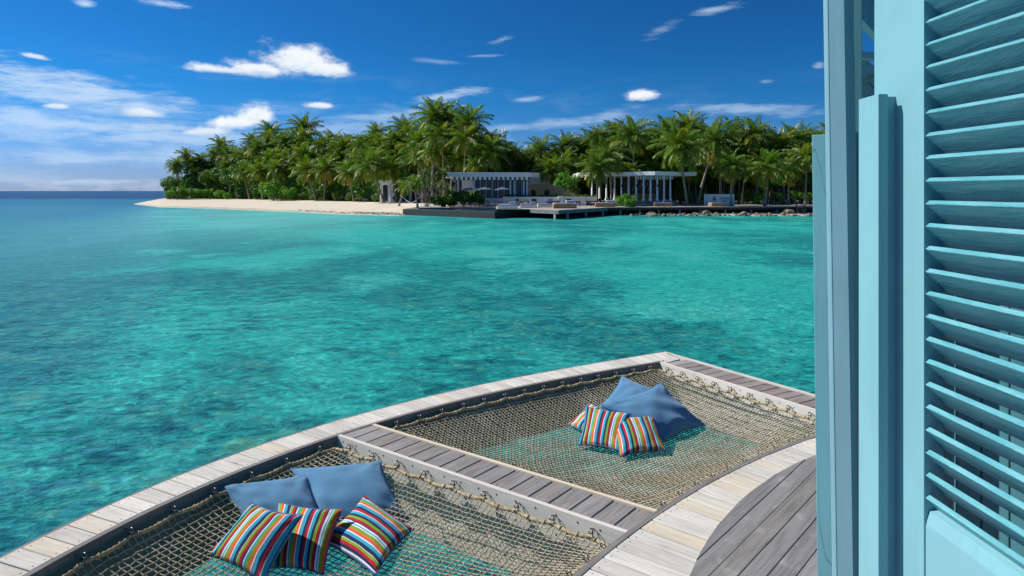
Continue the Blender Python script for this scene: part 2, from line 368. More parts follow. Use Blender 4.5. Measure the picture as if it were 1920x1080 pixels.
def stonef(t):
    b=t.n('ShaderNodeTexBrick'); p=t.mapping(pos(t),(1,1,1),(R(90),0,0)); t.inp(b,'Vector',p); t.inp(b,'Scale',1.6); t.inp(b,'Color1',(.52,.37,.19,1)); t.inp(b,'Color2',(.40,.30,.17,1)); t.inp(b,'Mortar',(.42,.34,.24,1)); t.inp(b,'Mortar Size',.012)
    n=t.noise(pos(t),3,5,.6); return pbsdf(t,t.mix(t.m('MULTIPLY',t.rng(n,.4,.7),.4),b.outputs[0],(.55,.46,.32,1)),.85)
M_stone=mat('yellow_sandstone',stonef)
def terr(t):
    n=t.noise(pos(t),.6,6,.7); return pbsdf(t,t.mix(t.rng(n,.4,.6),(.06,.05,.035,1),(.035,.05,.015,1)),.95)
M_soil=mat('forest_floor',terr)

def waterf(t):
    p=pos(t); sp=t.n('ShaderNodeSeparateXYZ',_0=p); X,Y,_=sp.outputs
    flat=t.comb(X,Y)
    # refraction wobble by small waves
    wob=t.n('ShaderNodeTexNoise'); t.inp(wob,'Vector',t.mapping(flat,(1.0,1.6,1))); t.inp(wob,'Scale',1.6); t.inp(wob,'Detail',3.0)
    wc=t.n('ShaderNodeVectorMath',operation='SUBTRACT'); t.inp(wc,'0',wob.outputs[1]); t.inp(wc,'1',(.5,.5,.5))
    def warped(s):
        v=t.n('ShaderNodeVectorMath',operation='SCALE'); t.inp(v,'0',wc.outputs[0]); t.inp(v,'Scale',s); a=t.n('ShaderNodeVectorMath',operation='ADD'); t.inp(a,'0',flat); t.inp(a,'1',v.outputs[0]); return a.outputs[0]
    w1=warped(1.2)
    big=t.noise(t.mapping(w1,(.085,.05,1),(0,0,R(12)),(3.7,1.2,0)),1.0,7,.66,.5)
    mid=t.noise(t.mapping(w1,(.30,.22,1),(0,0,R(-15))),1.0,6,.62,.6)
    fine=t.noise(t.mapping(w1,(1.7,1.5,1)),1.0,5,.65,.8)
    vf=t.noise(t.mapping(warped(.5),(5.5,5.0,1)),1.0,3,.6,.6)
    # reef mass: near left
    d1=t.m('ADD',t.m('MULTIPLY',t.m('ADD',X,6.0),-.085),t.m('MULTIPLY',t.m('SUBTRACT',Y,14.0),-.045))
    left=t.rng(d1,-.35,.7)
    farl=t.m('MULTIPLY',t.rng(t.m('ADD',X,t.m('MULTIPLY',Y,.28)),0.0,-14.0),t.rng(Y,8,30))
    dk=t.m('ADD',t.m('MULTIPLY',big,.62),t.m('MULTIPLY',mid,.38)); dk=t.m('ADD',dk,t.m('MULTIPLY',left,.15)); dk=t.m('ADD',dk,t.m('MULTIPLY',farl,.035))
    dk=t.rng(dk,.47,.60)
    c=t.mix(t.rng(big,.62,.38),WC['mid'],WC['lite'])
    c=t.mix(t.rng(mid,.5,.32,0,.55),c,WC['sand'])
    c=t.mix(t.m('MULTIPLY',dk,t.rng(left,0,1,.68,.85)),c,WC['reef'])
    near=t.rng(Y,42,8)
    wl=t.noise(t.mapping(w1,(1.1,3.6,1),(0,0,R(-16))),1.0,5,.66,.9)  # wavelet light and dark sides, painted into the water colour below
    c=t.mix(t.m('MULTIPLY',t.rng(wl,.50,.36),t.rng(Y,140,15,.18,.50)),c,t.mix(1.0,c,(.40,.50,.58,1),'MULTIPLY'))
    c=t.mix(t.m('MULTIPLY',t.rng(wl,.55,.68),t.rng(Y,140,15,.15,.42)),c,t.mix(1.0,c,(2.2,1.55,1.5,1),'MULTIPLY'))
    coral=t.m('MULTIPLY',t.m('MULTIPLY',t.rng(fine,.5,.66),near),t.rng(dk,.1,.7))
    c=t.mix(t.m('MULTIPLY',coral,.62),c,WC['coral'])
    hole=t.m('MULTIPLY',t.m('MULTIPLY',t.rng(fine,.5,.36),near),t.rng(dk,.0,.6)); c=t.mix(t.m('MULTIPLY',hole,.6),c,WC['hole'])
    c=t.mix(t.m('MULTIPLY',t.rng(vf,.62,.40),t.m('MULTIPLY',near,.55)),c,t.mix(1.0,c,(.42,.5,.55,1),'MULTIPLY'))  # near ripple shading darkened and brightened in colour, bump alone being weak
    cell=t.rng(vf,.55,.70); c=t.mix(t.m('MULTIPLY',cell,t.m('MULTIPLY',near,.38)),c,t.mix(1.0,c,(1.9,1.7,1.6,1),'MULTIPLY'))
    # shallow pale water off the beach
    sh=t.m('MULTIPLY',t.rng(t.m('ADD',t.m('MULTIPLY',X,.62),Y),-8,62),t.rng(Y,170,125)); sh=t.m('MULTIPLY',sh,t.rng(X,-6,-26)); sh=t.m('MULTIPLY',sh,t.rng(mid,.3,.6,.5,1.0))
    c=t.mix(t.m('MULTIPLY',sh,.62),c,WC['shal'])
    # open ocean beyond the reef edge
    mo=t.rng(t.m('ADD',Y,t.m('MULTIPLY',t.m('SUBTRACT',mid,.5),60)),14,95); mo=t.m('MULTIPLY',mo,t.rng(t.m('ADD',X,t.m('MULTIPLY',Y,.42)),0,-22)); c=t.mix(t.m('MULTIPLY',mo,t.rng(dk,0,1,.55,.8)),c,t.mix(t.rng(dk,.2,.9),(.07,.33,.42,1),WC['slate']))
    oc=t.rng(t.m('ADD',Y,t.m('MULTIPLY',t.m('SUBTRACT',big,.5),120)),225,320); c=t.mix(oc,c,WC['deep'])
    # waves
    h1=t.noise(t.mapping(flat,(.55,1.25,1),(0,0,R(-14))),1.0,4,.55,.3)
    h2=t.noise(t.mapping(flat,(2.4,4.6,1),(0,0,R(18))),1.0,4,.6,.4)
    h3=t.noise(t.mapping(flat,(9,15,1),(0,0,R(-30))),1.0,3,.6,.2)
    h=t.m('ADD',t.m('MULTIPLY',h1,.22),t.m('ADD',t.m('MULTIPLY',h2,.10),t.m('MULTIPLY',h3,.016)))
    b=t.n('ShaderNodeBump'); t.inp(b,'Height',h); t.inp(b,'Distance',1.0); t.inp(b,'Strength',1.0)
    dif=t.n('ShaderNodeBsdfDiffuse'); t.inp(dif,'Color',c); t.inp(dif,'Normal',b.outputs[0])
    gl=t.n('ShaderNodeBsdfGlossy'); t.inp(gl,'Color',(.80,.92,1,1)); t.inp(gl,'Roughness',.17); b2=t.n('ShaderNodeBump'); t.inp(b2,'Height',h); t.inp(b2,'Distance',1.0); t.inp(b2,'Strength',.42); t.inp(gl,'Normal',b2.outputs[0])
    fr=t.n('ShaderNodeFresnel'); t.inp(fr,'IOR',1.33); t.inp(fr,'Normal',b.outputs[0])
    mx=t.n('ShaderNodeMixShader'); t.inp(mx,'0',t.m('MINIMUM',t.m('MULTIPLY',fr.outputs[0],.62),.26)); t.inp(mx,'1',dif.outputs[0]); t.inp(mx,'2',gl.outputs[0]); return mx
WC={'mid':(.010,.265,.235,1),'lite':(.028,.385,.32,1),'sand':(.085,.50,.40,1),'reef':(.014,.155,.165,1),'coral':(.11,.34,.21,1),'hole':(.006,.05,.06,1),'shal':(.20,.56,.53,1),'deep':(.002,.035,.11,1),'slate':(.02,.14,.24,1)}
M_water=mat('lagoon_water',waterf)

# ------------------------------------------------------------------ sea and island ground
def sheet(name,pts,m,kind='structure'):
    mb=MB(); mb.add(pts,[(0,1,2,3)]); o=mb.build(name,m); tag(o,kind=kind); return o
sheet('seabed',[(-6000,-60,-2.2),(6000,-60,-2.2),(20000,30000,-2.2),(-20000,30000,-2.2)],M_sand)
mb=MB()
xs=[-20000,-2000,-400,-120,-40,-10,10,40,120,400,2000,20000]; ys=[-60,-5,5,20,60,130,260,600,2500,30000]
vs=[(x,y,0) for y in ys for x in xs]; n=len(xs)
mb.add(vs,[(j*n+i,j*n+i+1,(j+1)*n+i+1,(j+1)*n+i) for j in range(len(ys)-1) for i in range(n-1)])
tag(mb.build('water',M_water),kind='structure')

def interp(tab,x):
    if x<=tab[0][0]: return tab[0][1]
    for (a,b),(c,d) in zip(tab,tab[1:]):
        if x<=c: return b+(d-b)*(x-a)/(c-a)
    return tab[-1][1]
FRX=[0,.1,.2,.3,.45,.6,.68,.76,.86,1.0]
#
SHORE=[(252,CZ*F/25.5),(300,CZ*F/30.5),(400,CZ*F/33.5),(455,CZ*F/36),(550,CZ*F/39.5),(625,CZ*F/43.5),(700,CZ*F/45.5),(755,CZ*F/46),(800,90),(900,91),(1040,92),(1150,88),(1250,87.5),(1518,86),(1620,85),(1750,85)]
TREE=[(252,166),(290,172),(330,178),(400,184),(500,162),(600,146),(700,126),(760,116),(820,104),(1050,102),(1750,104)]
BACK=[(252,168),(290,180),(310,200),(340,260),(400,330),(1750,330)]
def gz(px,Y):
    s=interp(SHORE,px); tr=interp(TREE,px)
    f=(Y-s)/max(4,(tr-s)); 
    if px>1100:
        k_=min(1,(px-1100)/60)
        if Y<s: return -.3
        return (-.05+.34*min(1,(Y-s)/9.0)) if Y<96.5 else min(1.04,.3+(Y-96.5)*.8)
    if 930<px<=1100 and Y<97: return -.2
    if f<=0: return -.3+f*.5
    return -.08+1.14*min(1,f)**.75
mb=MB(); cols=[252,262,275,290]+list(range(300,1760,10)); rows=12; fr=[-.25,-.06,0,.06,.14,.25,.4,.6,.8,1.0]
vs=[]
for px in cols:
    s=interp(SHORE,px); tr=interp(TREE,px); bk=interp(BACK,px); lowf=min(1,max(.12,(px-245)/60))
    for f in fr:
        Y=s+(tr-s)*f; z=gz(px,Y); z=z*lowf if z>0 else z
        Yj=Y+(mnoise.noise(Vector((px*.03,f*3,0)))*2.0 if 0<f<1 else mnoise.noise(Vector((px*.05,0,0)))*1.2)
        vs.append(((px-960)/F*Yj,Yj,z+mnoise.noise(Vector((px*.05,Y*.2,3)))*.05*(f>0.05)))
    for g in (.3,1.0):
        Y=tr+(bk-tr)*g; z=1.06*lowf; vs.append(((px-960)/F*Y,Y,z if px>265 else -.2))
n=len(fr)+2; mb.add(vs,[((i+1)*n+j,i*n+j,i*n+j+1,(i+1)*n+j+1) for i in range(len(cols)-1) for j in range(n-1)],smooth=True)
mb.f=[f[::-1] for f in mb.f]
sand=mb.build('sand_beach',M_sand); tag(sand,kind='structure')
mb=MB(); vs=[]
for px in range(330,1760,20):
    tr=interp(TREE,px)+6+mnoise.noise(Vector((px*.03,1,1)))*3; 
    if px>760: tr=max(tr,124)
    bk=interp(BACK,px)-2; vs+= [((px-960)/F*tr,tr,1.10),((px-960)/F*bk,bk,1.10)]
mb.add(vs,[(2*i,2*i+2,2*i+3,2*i+1) for i in range(len(vs)//2-1)]); tag(mb.build('forest_floor',M_soil),kind='structure')

exec_order=[]
# ------------------------------------------------------------------ the timber deck over the water
SC=CZ-DZ
Opx=[(0,1043),(53,1018),(147,977),(227,940),(302,907),(373,879),(438,853),(500,831),(560,810),(612,793),(700,767),(783,750),(830,738),(904,721),(955,710),(1044,695),(1145,676),(1243,660)]
Ipx=[(632,812),(493,867),(463,880),(403,907),(367,922),(328,938),(293,958),(255,975),(213,996),(168,1017),(120,1039),(72,1064),(709,796),(758,779),(784,770),(833,757),(931,736),(1017,720),(1082,707),(1238,678)]
CC_=Vector((2.4,.35))*SC
def polfit(pts):
    P=[G2(*p)-CC_ for p in pts]; th=[math.atan2(p.y,p.x) for p in P]; r=[p.length for p in P]
    return np.poly1d(np.polyfit(th,r,3 if len(pts)>12 else 2))
fO,fI=polfit(Opx),polfit(Ipx)
THO=math.atan2(*(G2(*Opx[-1])-CC_).yx); TMAX=R(178)
def cur(f,th,dr=0.0): r=float(f(th))+dr; return CC_+Vector((math.cos(th),math.sin(th)))*r
NC=Vector((3.45,-.62))*SC; NR=4.07*SC; DC=Vector((2.35,.85))*SC; DR=2.10*SC
def Ncur(th,dr=0.0): return NC+Vector((math.cos(th),math.sin(th)))*(NR+dr)
A0,A1=G2(635,818),G2(1158,995); B0,B1=G2(709,797),G2(1227,955); C0,C1=G2(1240,680),G2(1522,768); D0,D1=G2(1245,660),G2(1522,740)
def line_curve(f,P,Q,lo,hi):
    d=(Q-P).normalized(); nn=Vector((-d.y,d.x)); g=lambda th:(cur(f,th)-P).dot(nn); a,b=g(lo),g(hi)
    for _ in range(50):
        m=(lo+hi)/2
        if (g(m)>0)==(a>0): lo=m
        else: hi=m
    return (lo+hi)/2
def line_N(P,Q,lo=R(105),hi=R(160)):
    d=(Q-P).normalized(); nn=Vector((-d.y,d.x)); g=lambda th:(Ncur(th)-P).dot(nn); a=g(lo)
    for _ in range(50):
        m=(lo+hi)/2
        if (g(m)>0)==(a>0): lo=m
        else: hi=m
    return (lo+hi)/2
tA,tB,tC=(line_curve(fI,A0,A1,R(90),R(170)),line_curve(fI,B0,B1,R(90),R(170)),line_curve(fI,C0,C1,R(90),R(150)))
nA,nB,nC_=line_N(A0,A1),line_N(B0,B1),line_N(C0,C1)
rnd=random.Random(5)
def arclist(fn,t0,t1,step):
    pts=[t0]; t=t0; s=1 if t1>t0 else -1
    while True:
        d=(fn(t+s*.001)-fn(t)).length/.001; t+=s*step/d
        if (t-t1)*s>=0: pts.append(t1); break
        pts.append(t)
    return pts
deck=empty('timber_deck',(CC_.x,CC_.y,DZ),'weathered timber net deck curving out over the turquoise lagoon','deck')
def board(mb,a,b,c,d,zt,th=.03,gap=.0065,mi=0):    # a-b one long side, d-c the other, length runs a->b
    tn=rnd.random(); w=((d-a).normalized())*gap*.5; a,b,c,d=a+w,b+w,c-w,d-w; L=(b-a).length; Wd=(d-a).length
    z=zt+rnd.uniform(-.0012,.0012); ch=.003
    la=(b-a).normalized()*ch; wa=(d-a).normalized()*ch
    top=[a+la+wa,b-la+wa,c-la-wa,d+la-wa]; bot=[a,b,c,d]; vs=[(p.x,p.y,z) for p in top]+[(p.x,p.y,z-ch) for p in bot]+[(p.x,p.y,z-th) for p in bot]
    uv=[(0,0),(L,0),(L,Wd),(0,Wd)]*3
    sgn=(b-a).x*(d-a).y-(b-a).y*(d-a).x
    fs=[(0,1,2,3)]+[(4+i,4+(i+1)%4,(i+1)%4,i) for i in range(4)]+[(8+i,8+(i+1)%4,4+(i+1)%4,4+i) for i in range(4)]
    if sgn<0: fs=[f[::-1] for f in fs]
    mb.add(vs,fs,mi,tn,uv)
    return a,b,c,d,z
def nail(mb,p,z,r=.0035,mi=1): mb.lathe((p.x,p.y,z-.002),[(r,0),(r,.0028)],6,mi)
# outer band
mb=MB(); ths=arclist(lambda t:cur(fO,t),THO,TMAX,.119)
for t0,t1 in zip(ths,ths[1:]):
    a,b,c,d=cur(fO,t0),cur(fI,t0,.034),cur(fI,t1,.034),cur(fO,t1)
    q=board(mb,a,b,c,d,DZ)
    for e in ((a,b),(b,a)):
        dl=(e[1]-e[0]).normalized(); wv=(d-a if e[0] is a else c-b)
        for f_ in (.25,.75): nail(mb,e[0]+dl*.025+wv*f_,q[4])
part(mb,'outer_planks',[M_white,M_nail],deck)
# mitre filler at the far outer corner (between the band's end and the far walkway)
mb=MB()
def walkway(P0,P1,Q0,Q1,w,zt,n0=-.12,n1=.1,inset0=.033,inset1=.029):
    d=(P1-P0).normalized(); L=(P1-P0).length; mb=MB(); s=n0
    nn=(Q0-P0)-d*((Q0-P0).dot(d)); nn.normalize(); dq=(Q1-Q0).normalized()
    def qpt(s):   # matching point on the other side, along nn from P(s)
        p=P0+d*s; # solve Q0+dq*u on the line p+nn*v
        den=dq.x*nn.y-dq.y*nn.x; r=p-Q0; u=(r.x*nn.y-r.y*nn.x)/den; return Q0+dq*u
    while s<L+n1:
        b,c=qpt(s),qpt(s+w); ins=nn*inset0; a=P0+d*s+ins; dd=P0+d*(s+w)+ins; b-=nn*inset1; c-=nn*inset1
        q=board(mb,a,b,c,dd,zt,gap=.008)
        for e0,e1,wv in ((a,b,dd-a),(b,a,c-b)):
            dl=(e1-e0).normalized()
            for f_ in (.2,.8): nail(mb,e0+dl*.03+wv*f_,q[4])
        s+=w
    return mb
mbw=walkway(A0,A1,B0,B1,.135,DZ-.003,-.30,.0); part(mbw,'walkway_planks',[M_grey,M_nail],deck)
Cn=Ncur(nC_); mbw=walkway(C0,Cn,D0,D1,.125,DZ-.003,.02,.3); part(mbw,'far_walkway_planks',[M_greyfar,M_nail],deck)
# triangle board closing the corner between band end and far walkway
mb=MB(); e0=cur(fO,THO); i0=cur(fI,THO); dC=(Cn-C0).normalized(); p2=C0+dC*.03; q2=D0+(D1-D0).normalized()*.05
board(mb,e0,i0,p2,q2,DZ-.001,gap=.0); part(mb,'corner_plank',[M_white],deck)
# inner band round the villa
mb=MB(); ths=arclist(Ncur,R(108),R(172),.118)
for t0,t1 in zip(ths,ths[1:]):
    a,b,c,d=Ncur(t0,-.03),Ncur(t0,-1.75),Ncur(t1,-1.75),Ncur(t1,-.03); q=board(mb,a,b,c,d,DZ)
    for f_ in (.25,.75):
        nail(mb,a+(b-a).normalized()*.03+(d-a)*f_,q[4]); nail(mb,a+(b-a).normalized()*.62+(d-a)*f_,q[4])
part(mb,'inner_planks',[M_white,M_nail],deck)
# floor under the villa side
mb=MB(); P=[Ncur(t,-1.7) for t in np.linspace(R(104),R(176),30)]+[Vector((3,-1.2)),Vector((6.5,1.0))]
mb.prism([(p.x,p.y) for p in P],DZ-.2,DZ-.02,tone=.3); part(mb,'sub_floor',M_greywd,deck)
# round dark deck, boards run diagonally
mb=MB(); bd=Vector((.65,.76)).normalized(); bn=Vector((.76,-.65)).normalized(); s0=(G2(1526,888)-DC).dot(bn)
wd=.097; k0=int((-DR-s0)/wd)-1
for k in range(k0,k0+int(2*DR/wd)+3):
    u0,u1=s0+k*wd+.002,s0+(k+1)*wd-.002
    u0=max(u0,-DR+.001);u1=min(u1,DR-.001)
    if u1-u0<.01: continue
    us=[u0+(u1-u0)*i/4 for i in range(5)]; 
    top=[DC+bn*u+bd*math.sqrt(DR*DR-u*u) for u in us]; bot=[DC+bn*u-bd*math.sqrt(DR*DR-u*u) for u in us][::-1]
    poly=top+bot; uv=[((p-DC).dot(bd)+4,(p-DC).dot(bn)) for p in poly]
    tn=rnd.random(); mb.prism([(p.x,p.y) for p in poly],DZ-.01,DZ+.014+rnd.uniform(-.001,.001),0,tn,uv)
part(mb,'round_deck',[M_dark],deck,bevel=.002)
# fascias: list of plan points, thickness to one side, depth
def ribbon(pts,off,z0,z1,m,name,bev=.002,nails=None,tones=.4):
    mb=MB(); s=0
    for (a,b) in zip(pts,pts[1:]): pass
    n=len(pts); nor=[]
    for i in range(n):
        d=(pts[min(i+1,n-1)]-pts[max(i-1,0)]).normalized(); nor.append(Vector((-d.y,d.x)))
    out=[p+q*off for p,q in zip(pts,nor)]; L=[0]
    for a,b in zip(pts,pts[1:]): L.append(L[-1]+(b-a).length)
    H=z1-z0
    vs=[(p.x,p.y,z) for z in(z0,z1) for p in pts]+[(p.x,p.y,z) for z in(z0,z1) for p in out]
    uv=[(l,0) for l in L]+[(l,H) for l in L]+[(l,.05) for l in L]+[(l,H+.05) for l in L]
    fs=[]
    for i in range(n-1):
        fs+=[(i,i+1,n+i+1,n+i),(2*n+i+1,2*n+i,3*n+i,3*n+i+1),(n+i,n+i+1,3*n+i+1,3*n+i),(i+1,i,2*n+i,2*n+i+1)]
    fs+=[(0,n,3*n,2*n),(n-1,2*n-1+2*n-n+n-1 if False else 3*n-1,4*n-1,2*n-1)]
    if off>0: fs=[f[::-1] for f in fs]; 
    mb.add(vs,fs,0,tones,uv)
    if nails:
        s=.06; 
        while s<L[-1]:
            for i in range(n-1):
                if L[i]<=s<=L[i+1]:
                    f=(s-L[i])/(L[i+1]-L[i]); p=pts[i].lerp(pts[i+1],f); q=nor[i]*(-1 if off>0 else 1); r=.004
                    for dz in nails:
                        c=Vector((p.x,p.y,z1-dz)); tt=(pts[i+1]-pts[i]).normalized(); mb.obox(c+Vector((q.x,q.y,0))*.0006,Vector((tt.x,tt.y,0))*r,Vector((0,0,r)),Vector((q.x,q.y,0))*.0012,1)
                    break
            s+=.135
    return part(mb,name,[m,M_nail],deck)
tIs=[R(178)+(tC-R(178))*i/60 for i in range(61)]
IP=[cur(fI,t) for t in tIs]
# inner face of the outer band: runs from near to far; inside (net side) is to the right of travel, so thickness goes left/outwards
ribbon(IP,.032,DZ-.16,DZ+.002,M_fdark,'outer_fascia',nails=(.025,.12),tones=.33)
ribbon([cur(fI,t,.035) for t in tIs],.10,DZ-.46,DZ-.162,M_fdark,'outer_beam',tones=.61)
tOs=[R(178)+(THO-R(178))*i/60 for i in range(61)]
ribbon([cur(fO,t,.002) for t in tOs],.022,DZ-.30,DZ-.004,M_fdark,'edge_fascia',tones=.9)
dA=(A1-A0).normalized(); AE=Ncur(nA); 
ribbon([cur(fI,tA),A1+dA*0.0+(AE-A1)],-.03 if False else .03,DZ-.165,DZ+.003,M_fascia,'walkway_fascia',nails=(.03,.135),tones=.21)
dn=(B0-A0)-dA*((B0-A0).dot(dA)); dn.normalize()
ribbon([cur(fI,tA)+dn*.035,AE+dn*.035],.10,DZ-.46,DZ-.168,M_fascia,'walkway_beam',tones=.77)
BE=Ncur(nB); bI=cur(fI,tB)
ribbon([BE,bI],.026,DZ-.165,DZ+.003,M_fascia,'walkway_back_fascia',tones=.45)
ribbon([BE-dn*.03,bI-dn*.03],.08,DZ-.46,DZ-.168,M_fascia,'walkway_back_beam',tones=.15)
cI=cur(fI,tC); dnC=Vector((-dC.y,dC.x)); dnC=dnC if dnC.dot(D0-C0)>0 else -dnC
ribbon([cI,Cn],.03,DZ-.165,DZ+.003,M_fascia,'far_fascia',nails=(.03,.135),tones=.93)
ribbon([cI+dnC*.035,Cn+dnC*.035],.10,DZ-.46,DZ-.168,M_fascia,'far_beam',tones=.52)
dD=(D1-D0).normalized(); ribbon([D0+dD*.0,D1+dD*1.2],-.025,DZ-.28,DZ+.002,M_fascia,'far_edge_trim',tones=.3) if dD.x>9 else ribbon([D1+dD*1.2,D0],-.025,DZ-.28,DZ+.002,M_fascia,'far_edge_trim',tones=.3)
tNs=[R(172)+(R(112)-R(172))*i/50 for i in range(51)]
ribbon([Ncur(t) for t in tNs],-.03,DZ-.17,DZ+.003,M_fdark,'inner_fascia',tones=.08)
ribbon([Ncur(t,-.035) for t in tNs],-.10,DZ-.46,DZ-.172,M_fdark,'inner_beam',tones=.4)
for th in (R(115),R(130),R(145),R(160)):
    mb=MB(); p=Ncur(th,-.5); mb.lathe((p.x,p.y,-2.2),[(.1,0),(.1,DZ+2.2-.05)],12); part(mb,'pile',M_conc,deck)

# ------------------------------------------------------------------ hammock nets
def make_net(label,farP,farQ,farTh,farN,nearTh,nearN,seed,near_line=None):
    rn=random.Random(seed)
    gI=.052
    # corner parameters, inset
    def inset(poly,cen): return poly
    I_pts=lambda u: cur(fI,nearTh+(farTh-nearTh)*u,-gI)
    N_pts=lambda u: Ncur(nearN+(farN-nearN)*u,gI)
    # far and near straight sides, inset by gI
    nI,nN=cur(fI,nearTh),Ncur(nearN); fIp,fNp=cur(fI,farTh),Ncur(farN)
    cen=(nI+nN+fIp+fNp)/4
    def side(a,b):
        d=(b-a).normalized(); q=Vector((-d.y,d.x)); q=q if q.dot(cen-a)>0 else -q; return a+q*gI,b+q*gI,q
    fa,fb,fq=side(fIp,fNp); na,nb,nq=side(nI,nN)
    # walk the corners to where inset lines meet the inset curves
    def adj(fn,line,q,lo,hi):
        g=lambda u:(fn(u)-line).dot(q); a=g(lo)
        for _ in range(40):
            m=(lo+hi)/2
            if (g(m)>0)==(a>0): lo=m
            else: hi=m
        return (lo+hi)/2
    uI1=adj(I_pts,fa,fq,.5,1.05); uI0=adj(I_pts,na,nq,.5,-.05); uN1=adj(N_pts,fa,fq,.5,1.1); uN0=adj(N_pts,na,nq,.5,-.1)
    TI=lambda u:I_pts(uI0+(uI1-uI0)*u); TN=lambda u:N_pts(uN0+(uN1-uN0)*u)
    zb=DZ-.058
    c00,c10,c01,c11=TN(0),TN(1),TI(0),TI(1)
    def S(u,v):
        L0=c00.lerp(c01,v); L1=c10.lerp(c11,v)
        p=TN(u)*(1-v)+TI(u)*v+L0*(1-u)+L1*u-(c00*(1-u)*(1-v)+c10*u*(1-v)+c01*(1-u)*v+c11*u*v)
        s=(max(0,4*u*(1-u))**.62)*(max(0,4*v*(1-v))**.62)
        e=min(u,1-u,v,1-v)
        z=zb-.20*s+mnoise.noise(Vector((u*5,v*5,seed)))*.02*min(1,e*12)
        return Vector((p.x,p.y,z))
    lenU=((c10-c00).length+(c11-c01).length)/2*1.04; lenV=((c01-c00).length+(c11-c10).length)/2
    nu,nv=int(lenU/.0305),int(lenV/.0305)
    root=empty('hammock_net',tuple(S(.5,.5)),label,'hammock net','rope nets slung in the deck')
    # scallop the border in between hooks: pull border inwards a bit
    du=[rn.uniform(-.12,.12) for _ in range(nu+1)]; dv=[rn.uniform(-.12,.12) for _ in range(nv+1)]
    def node(i,j):
        u=(i+(du[i] if 0<i<nu else 0))/nu; v=(j+(dv[j] if 0<j<nv else 0))/nv
        w=.0 if i in(0,nu) or j in(0,nv) else 1
        k=.13 if (i+j)%2 else -.13
        x=mnoise.noise(Vector((i*.31,j*.31,seed*3.1)))*.5
        u+=w*(k*.55+x*.5+rn.uniform(-.06,.06))/nu; v+=w*(-k*.55+x*.4+rn.uniform(-.07,.07))/nv
        p=S(min(1,max(0,u)),min(1,max(0,v)));
        return p
    nodes=[[node(i,j) for j in range(nv+1)] for i in range(nu+1)]
    mb=MB()
    for i in range(1,nu):
        mb.tube([nodes[i][j] for j in range(nv+1)],.0036,4,cap=False)
    for j in range(1,nv):
        mb.tube([nodes[i][j]+Vector((0,0,.003)) for i in range(nu+1)],.0036,4,cap=False)
    for i in range(1,nu):
        for j in range(1,nv):
            p=nodes[i][j]; r=.0060; vs=[p+Vector(d)*r for d in((1,0,0),(-1,0,0),(0,1,0),(0,-1,0),(0,0,1),(0,0,-1))]
            mb.add(vs,[(0,2,4),(2,1,4),(1,3,4),(3,0,4),(2,0,5),(1,2,5),(3,1,5),(0,3,5)],smooth=True)
    part(mb,'netting',M_rope,root)
    # border rope + hooks
    border=[]
    def seg(fn,n):
        return [fn(i/n) for i in range(n)]
    sides=[(lambda t:S(t,1),lenU*1.05,lambda t:S(t,1.0)),(lambda t:S(1,1-t),lenV,None),(lambda t:S(1-t,0),lenU*.9,None),(lambda t:S(0,t),lenV,None)]
    path=[]; hooks=[]
    for fn,L,_ in sides:
        nh=max(3,round(L/.2)); m=nh*16
        for k in range(m):
            t=k/m; p=fn(t); tt=(fn(min(1,t+.01))-fn(max(0,t-.01))).normalized(); q=Vector((-tt.y,tt.x,0)); c2=Vector((cen.x,cen.y,0)); q=q if q.dot(c2-p)>0 else -q
            ph=(t*nh+.5)%1.0; pull=.018*(abs(math.sin(math.pi*(ph)))**.8)
            path.append(p+q*(pull-.012)+Vector((0,0,.004-.006*math.sin(math.pi*ph))))
            if k%16==8: hooks.append((path[-1].copy(),q.copy(),tt.copy()))
    dense=[]
    n=len(path)
    for i in range(n):
        a,b=path[i],path[(i+1)%n]
        for s_ in (0,.5): dense.append(a.lerp(b,s_))
    mb=MB(); mb.tube(dense,.0105,8,closed=True,twist=(.22,2,210.0)); 
    # fringe of lashing loops round the border rope
    for i in range(0,n,7):
        p=path[i]; tt=(path[(i+1)%n]-path[i-1]).normalized(); q=tt.cross(Vector((0,0,1))); ring=[p+(q*math.cos(a)+Vector((0,0,1))*math.sin(a))*.0128+tt*(.006*math.sin(a)) for a in np.linspace(0,2*math.pi,9)[:-1]]
        mb.tube(ring,.0038,4,closed=True)
    part(mb,'border_rope',M_ropeb,root)
    for p,q,tt in hooks:
        mb=MB(); o=-q; z=Vector((0,0,1)); base=p+o*(gI-.018)+z*.020
        # screw eye in the fascia
        ring=[base+o*-.012+(z*math.cos(a)+q*math.sin(a)*.9)*.013 for a in np.linspace(0,2*math.pi,11)[:-1]]
        mb.tube(ring,.0028,5,closed=True); mb.tube([base+o*.03,base+o*.0],.0028,5)
        s0=base+q*.012
        pts=[s0+z*-.010+q*.004,s0+z*.006+q*.010+tt*.003,s0+z*.020+q*.018+tt*.004,s0+z*.022+q*.034,s0+z*.006+q*.044,p+z*.010+o*.014,p+z*-.010+o*.010,p+z*-.016+q*.006,p+z*-.004+q*.018,p+z*.012+q*.016]
        sm=[]
        for i in range(len(pts)-1):
            a=pts[max(0,i-1)];b=pts[i];c=pts[i+1];d=pts[min(len(pts)-1,i+2)]
            for s_ in (0,.33,.66):
                sm.append(.5*((2*b)+(c-a)*s_+(2*a-5*b+4*c-d)*s_*s_+(3*b-a-3*c+d)*s_**3))
        sm.append(pts[-1]); mb.tube(sm,.0034,6)
        part(mb,'hook',M_steel,root)
    return root
make_net('large rope net farther out, between the two grey plank walkways, with five cushions',C0,C1,tC,nC_,tB,nB,3)
make_net('near rope net cut by the photo\'s bottom edge, holding five cushions',A0,A1,tA,nA,R(176),R(157),8)
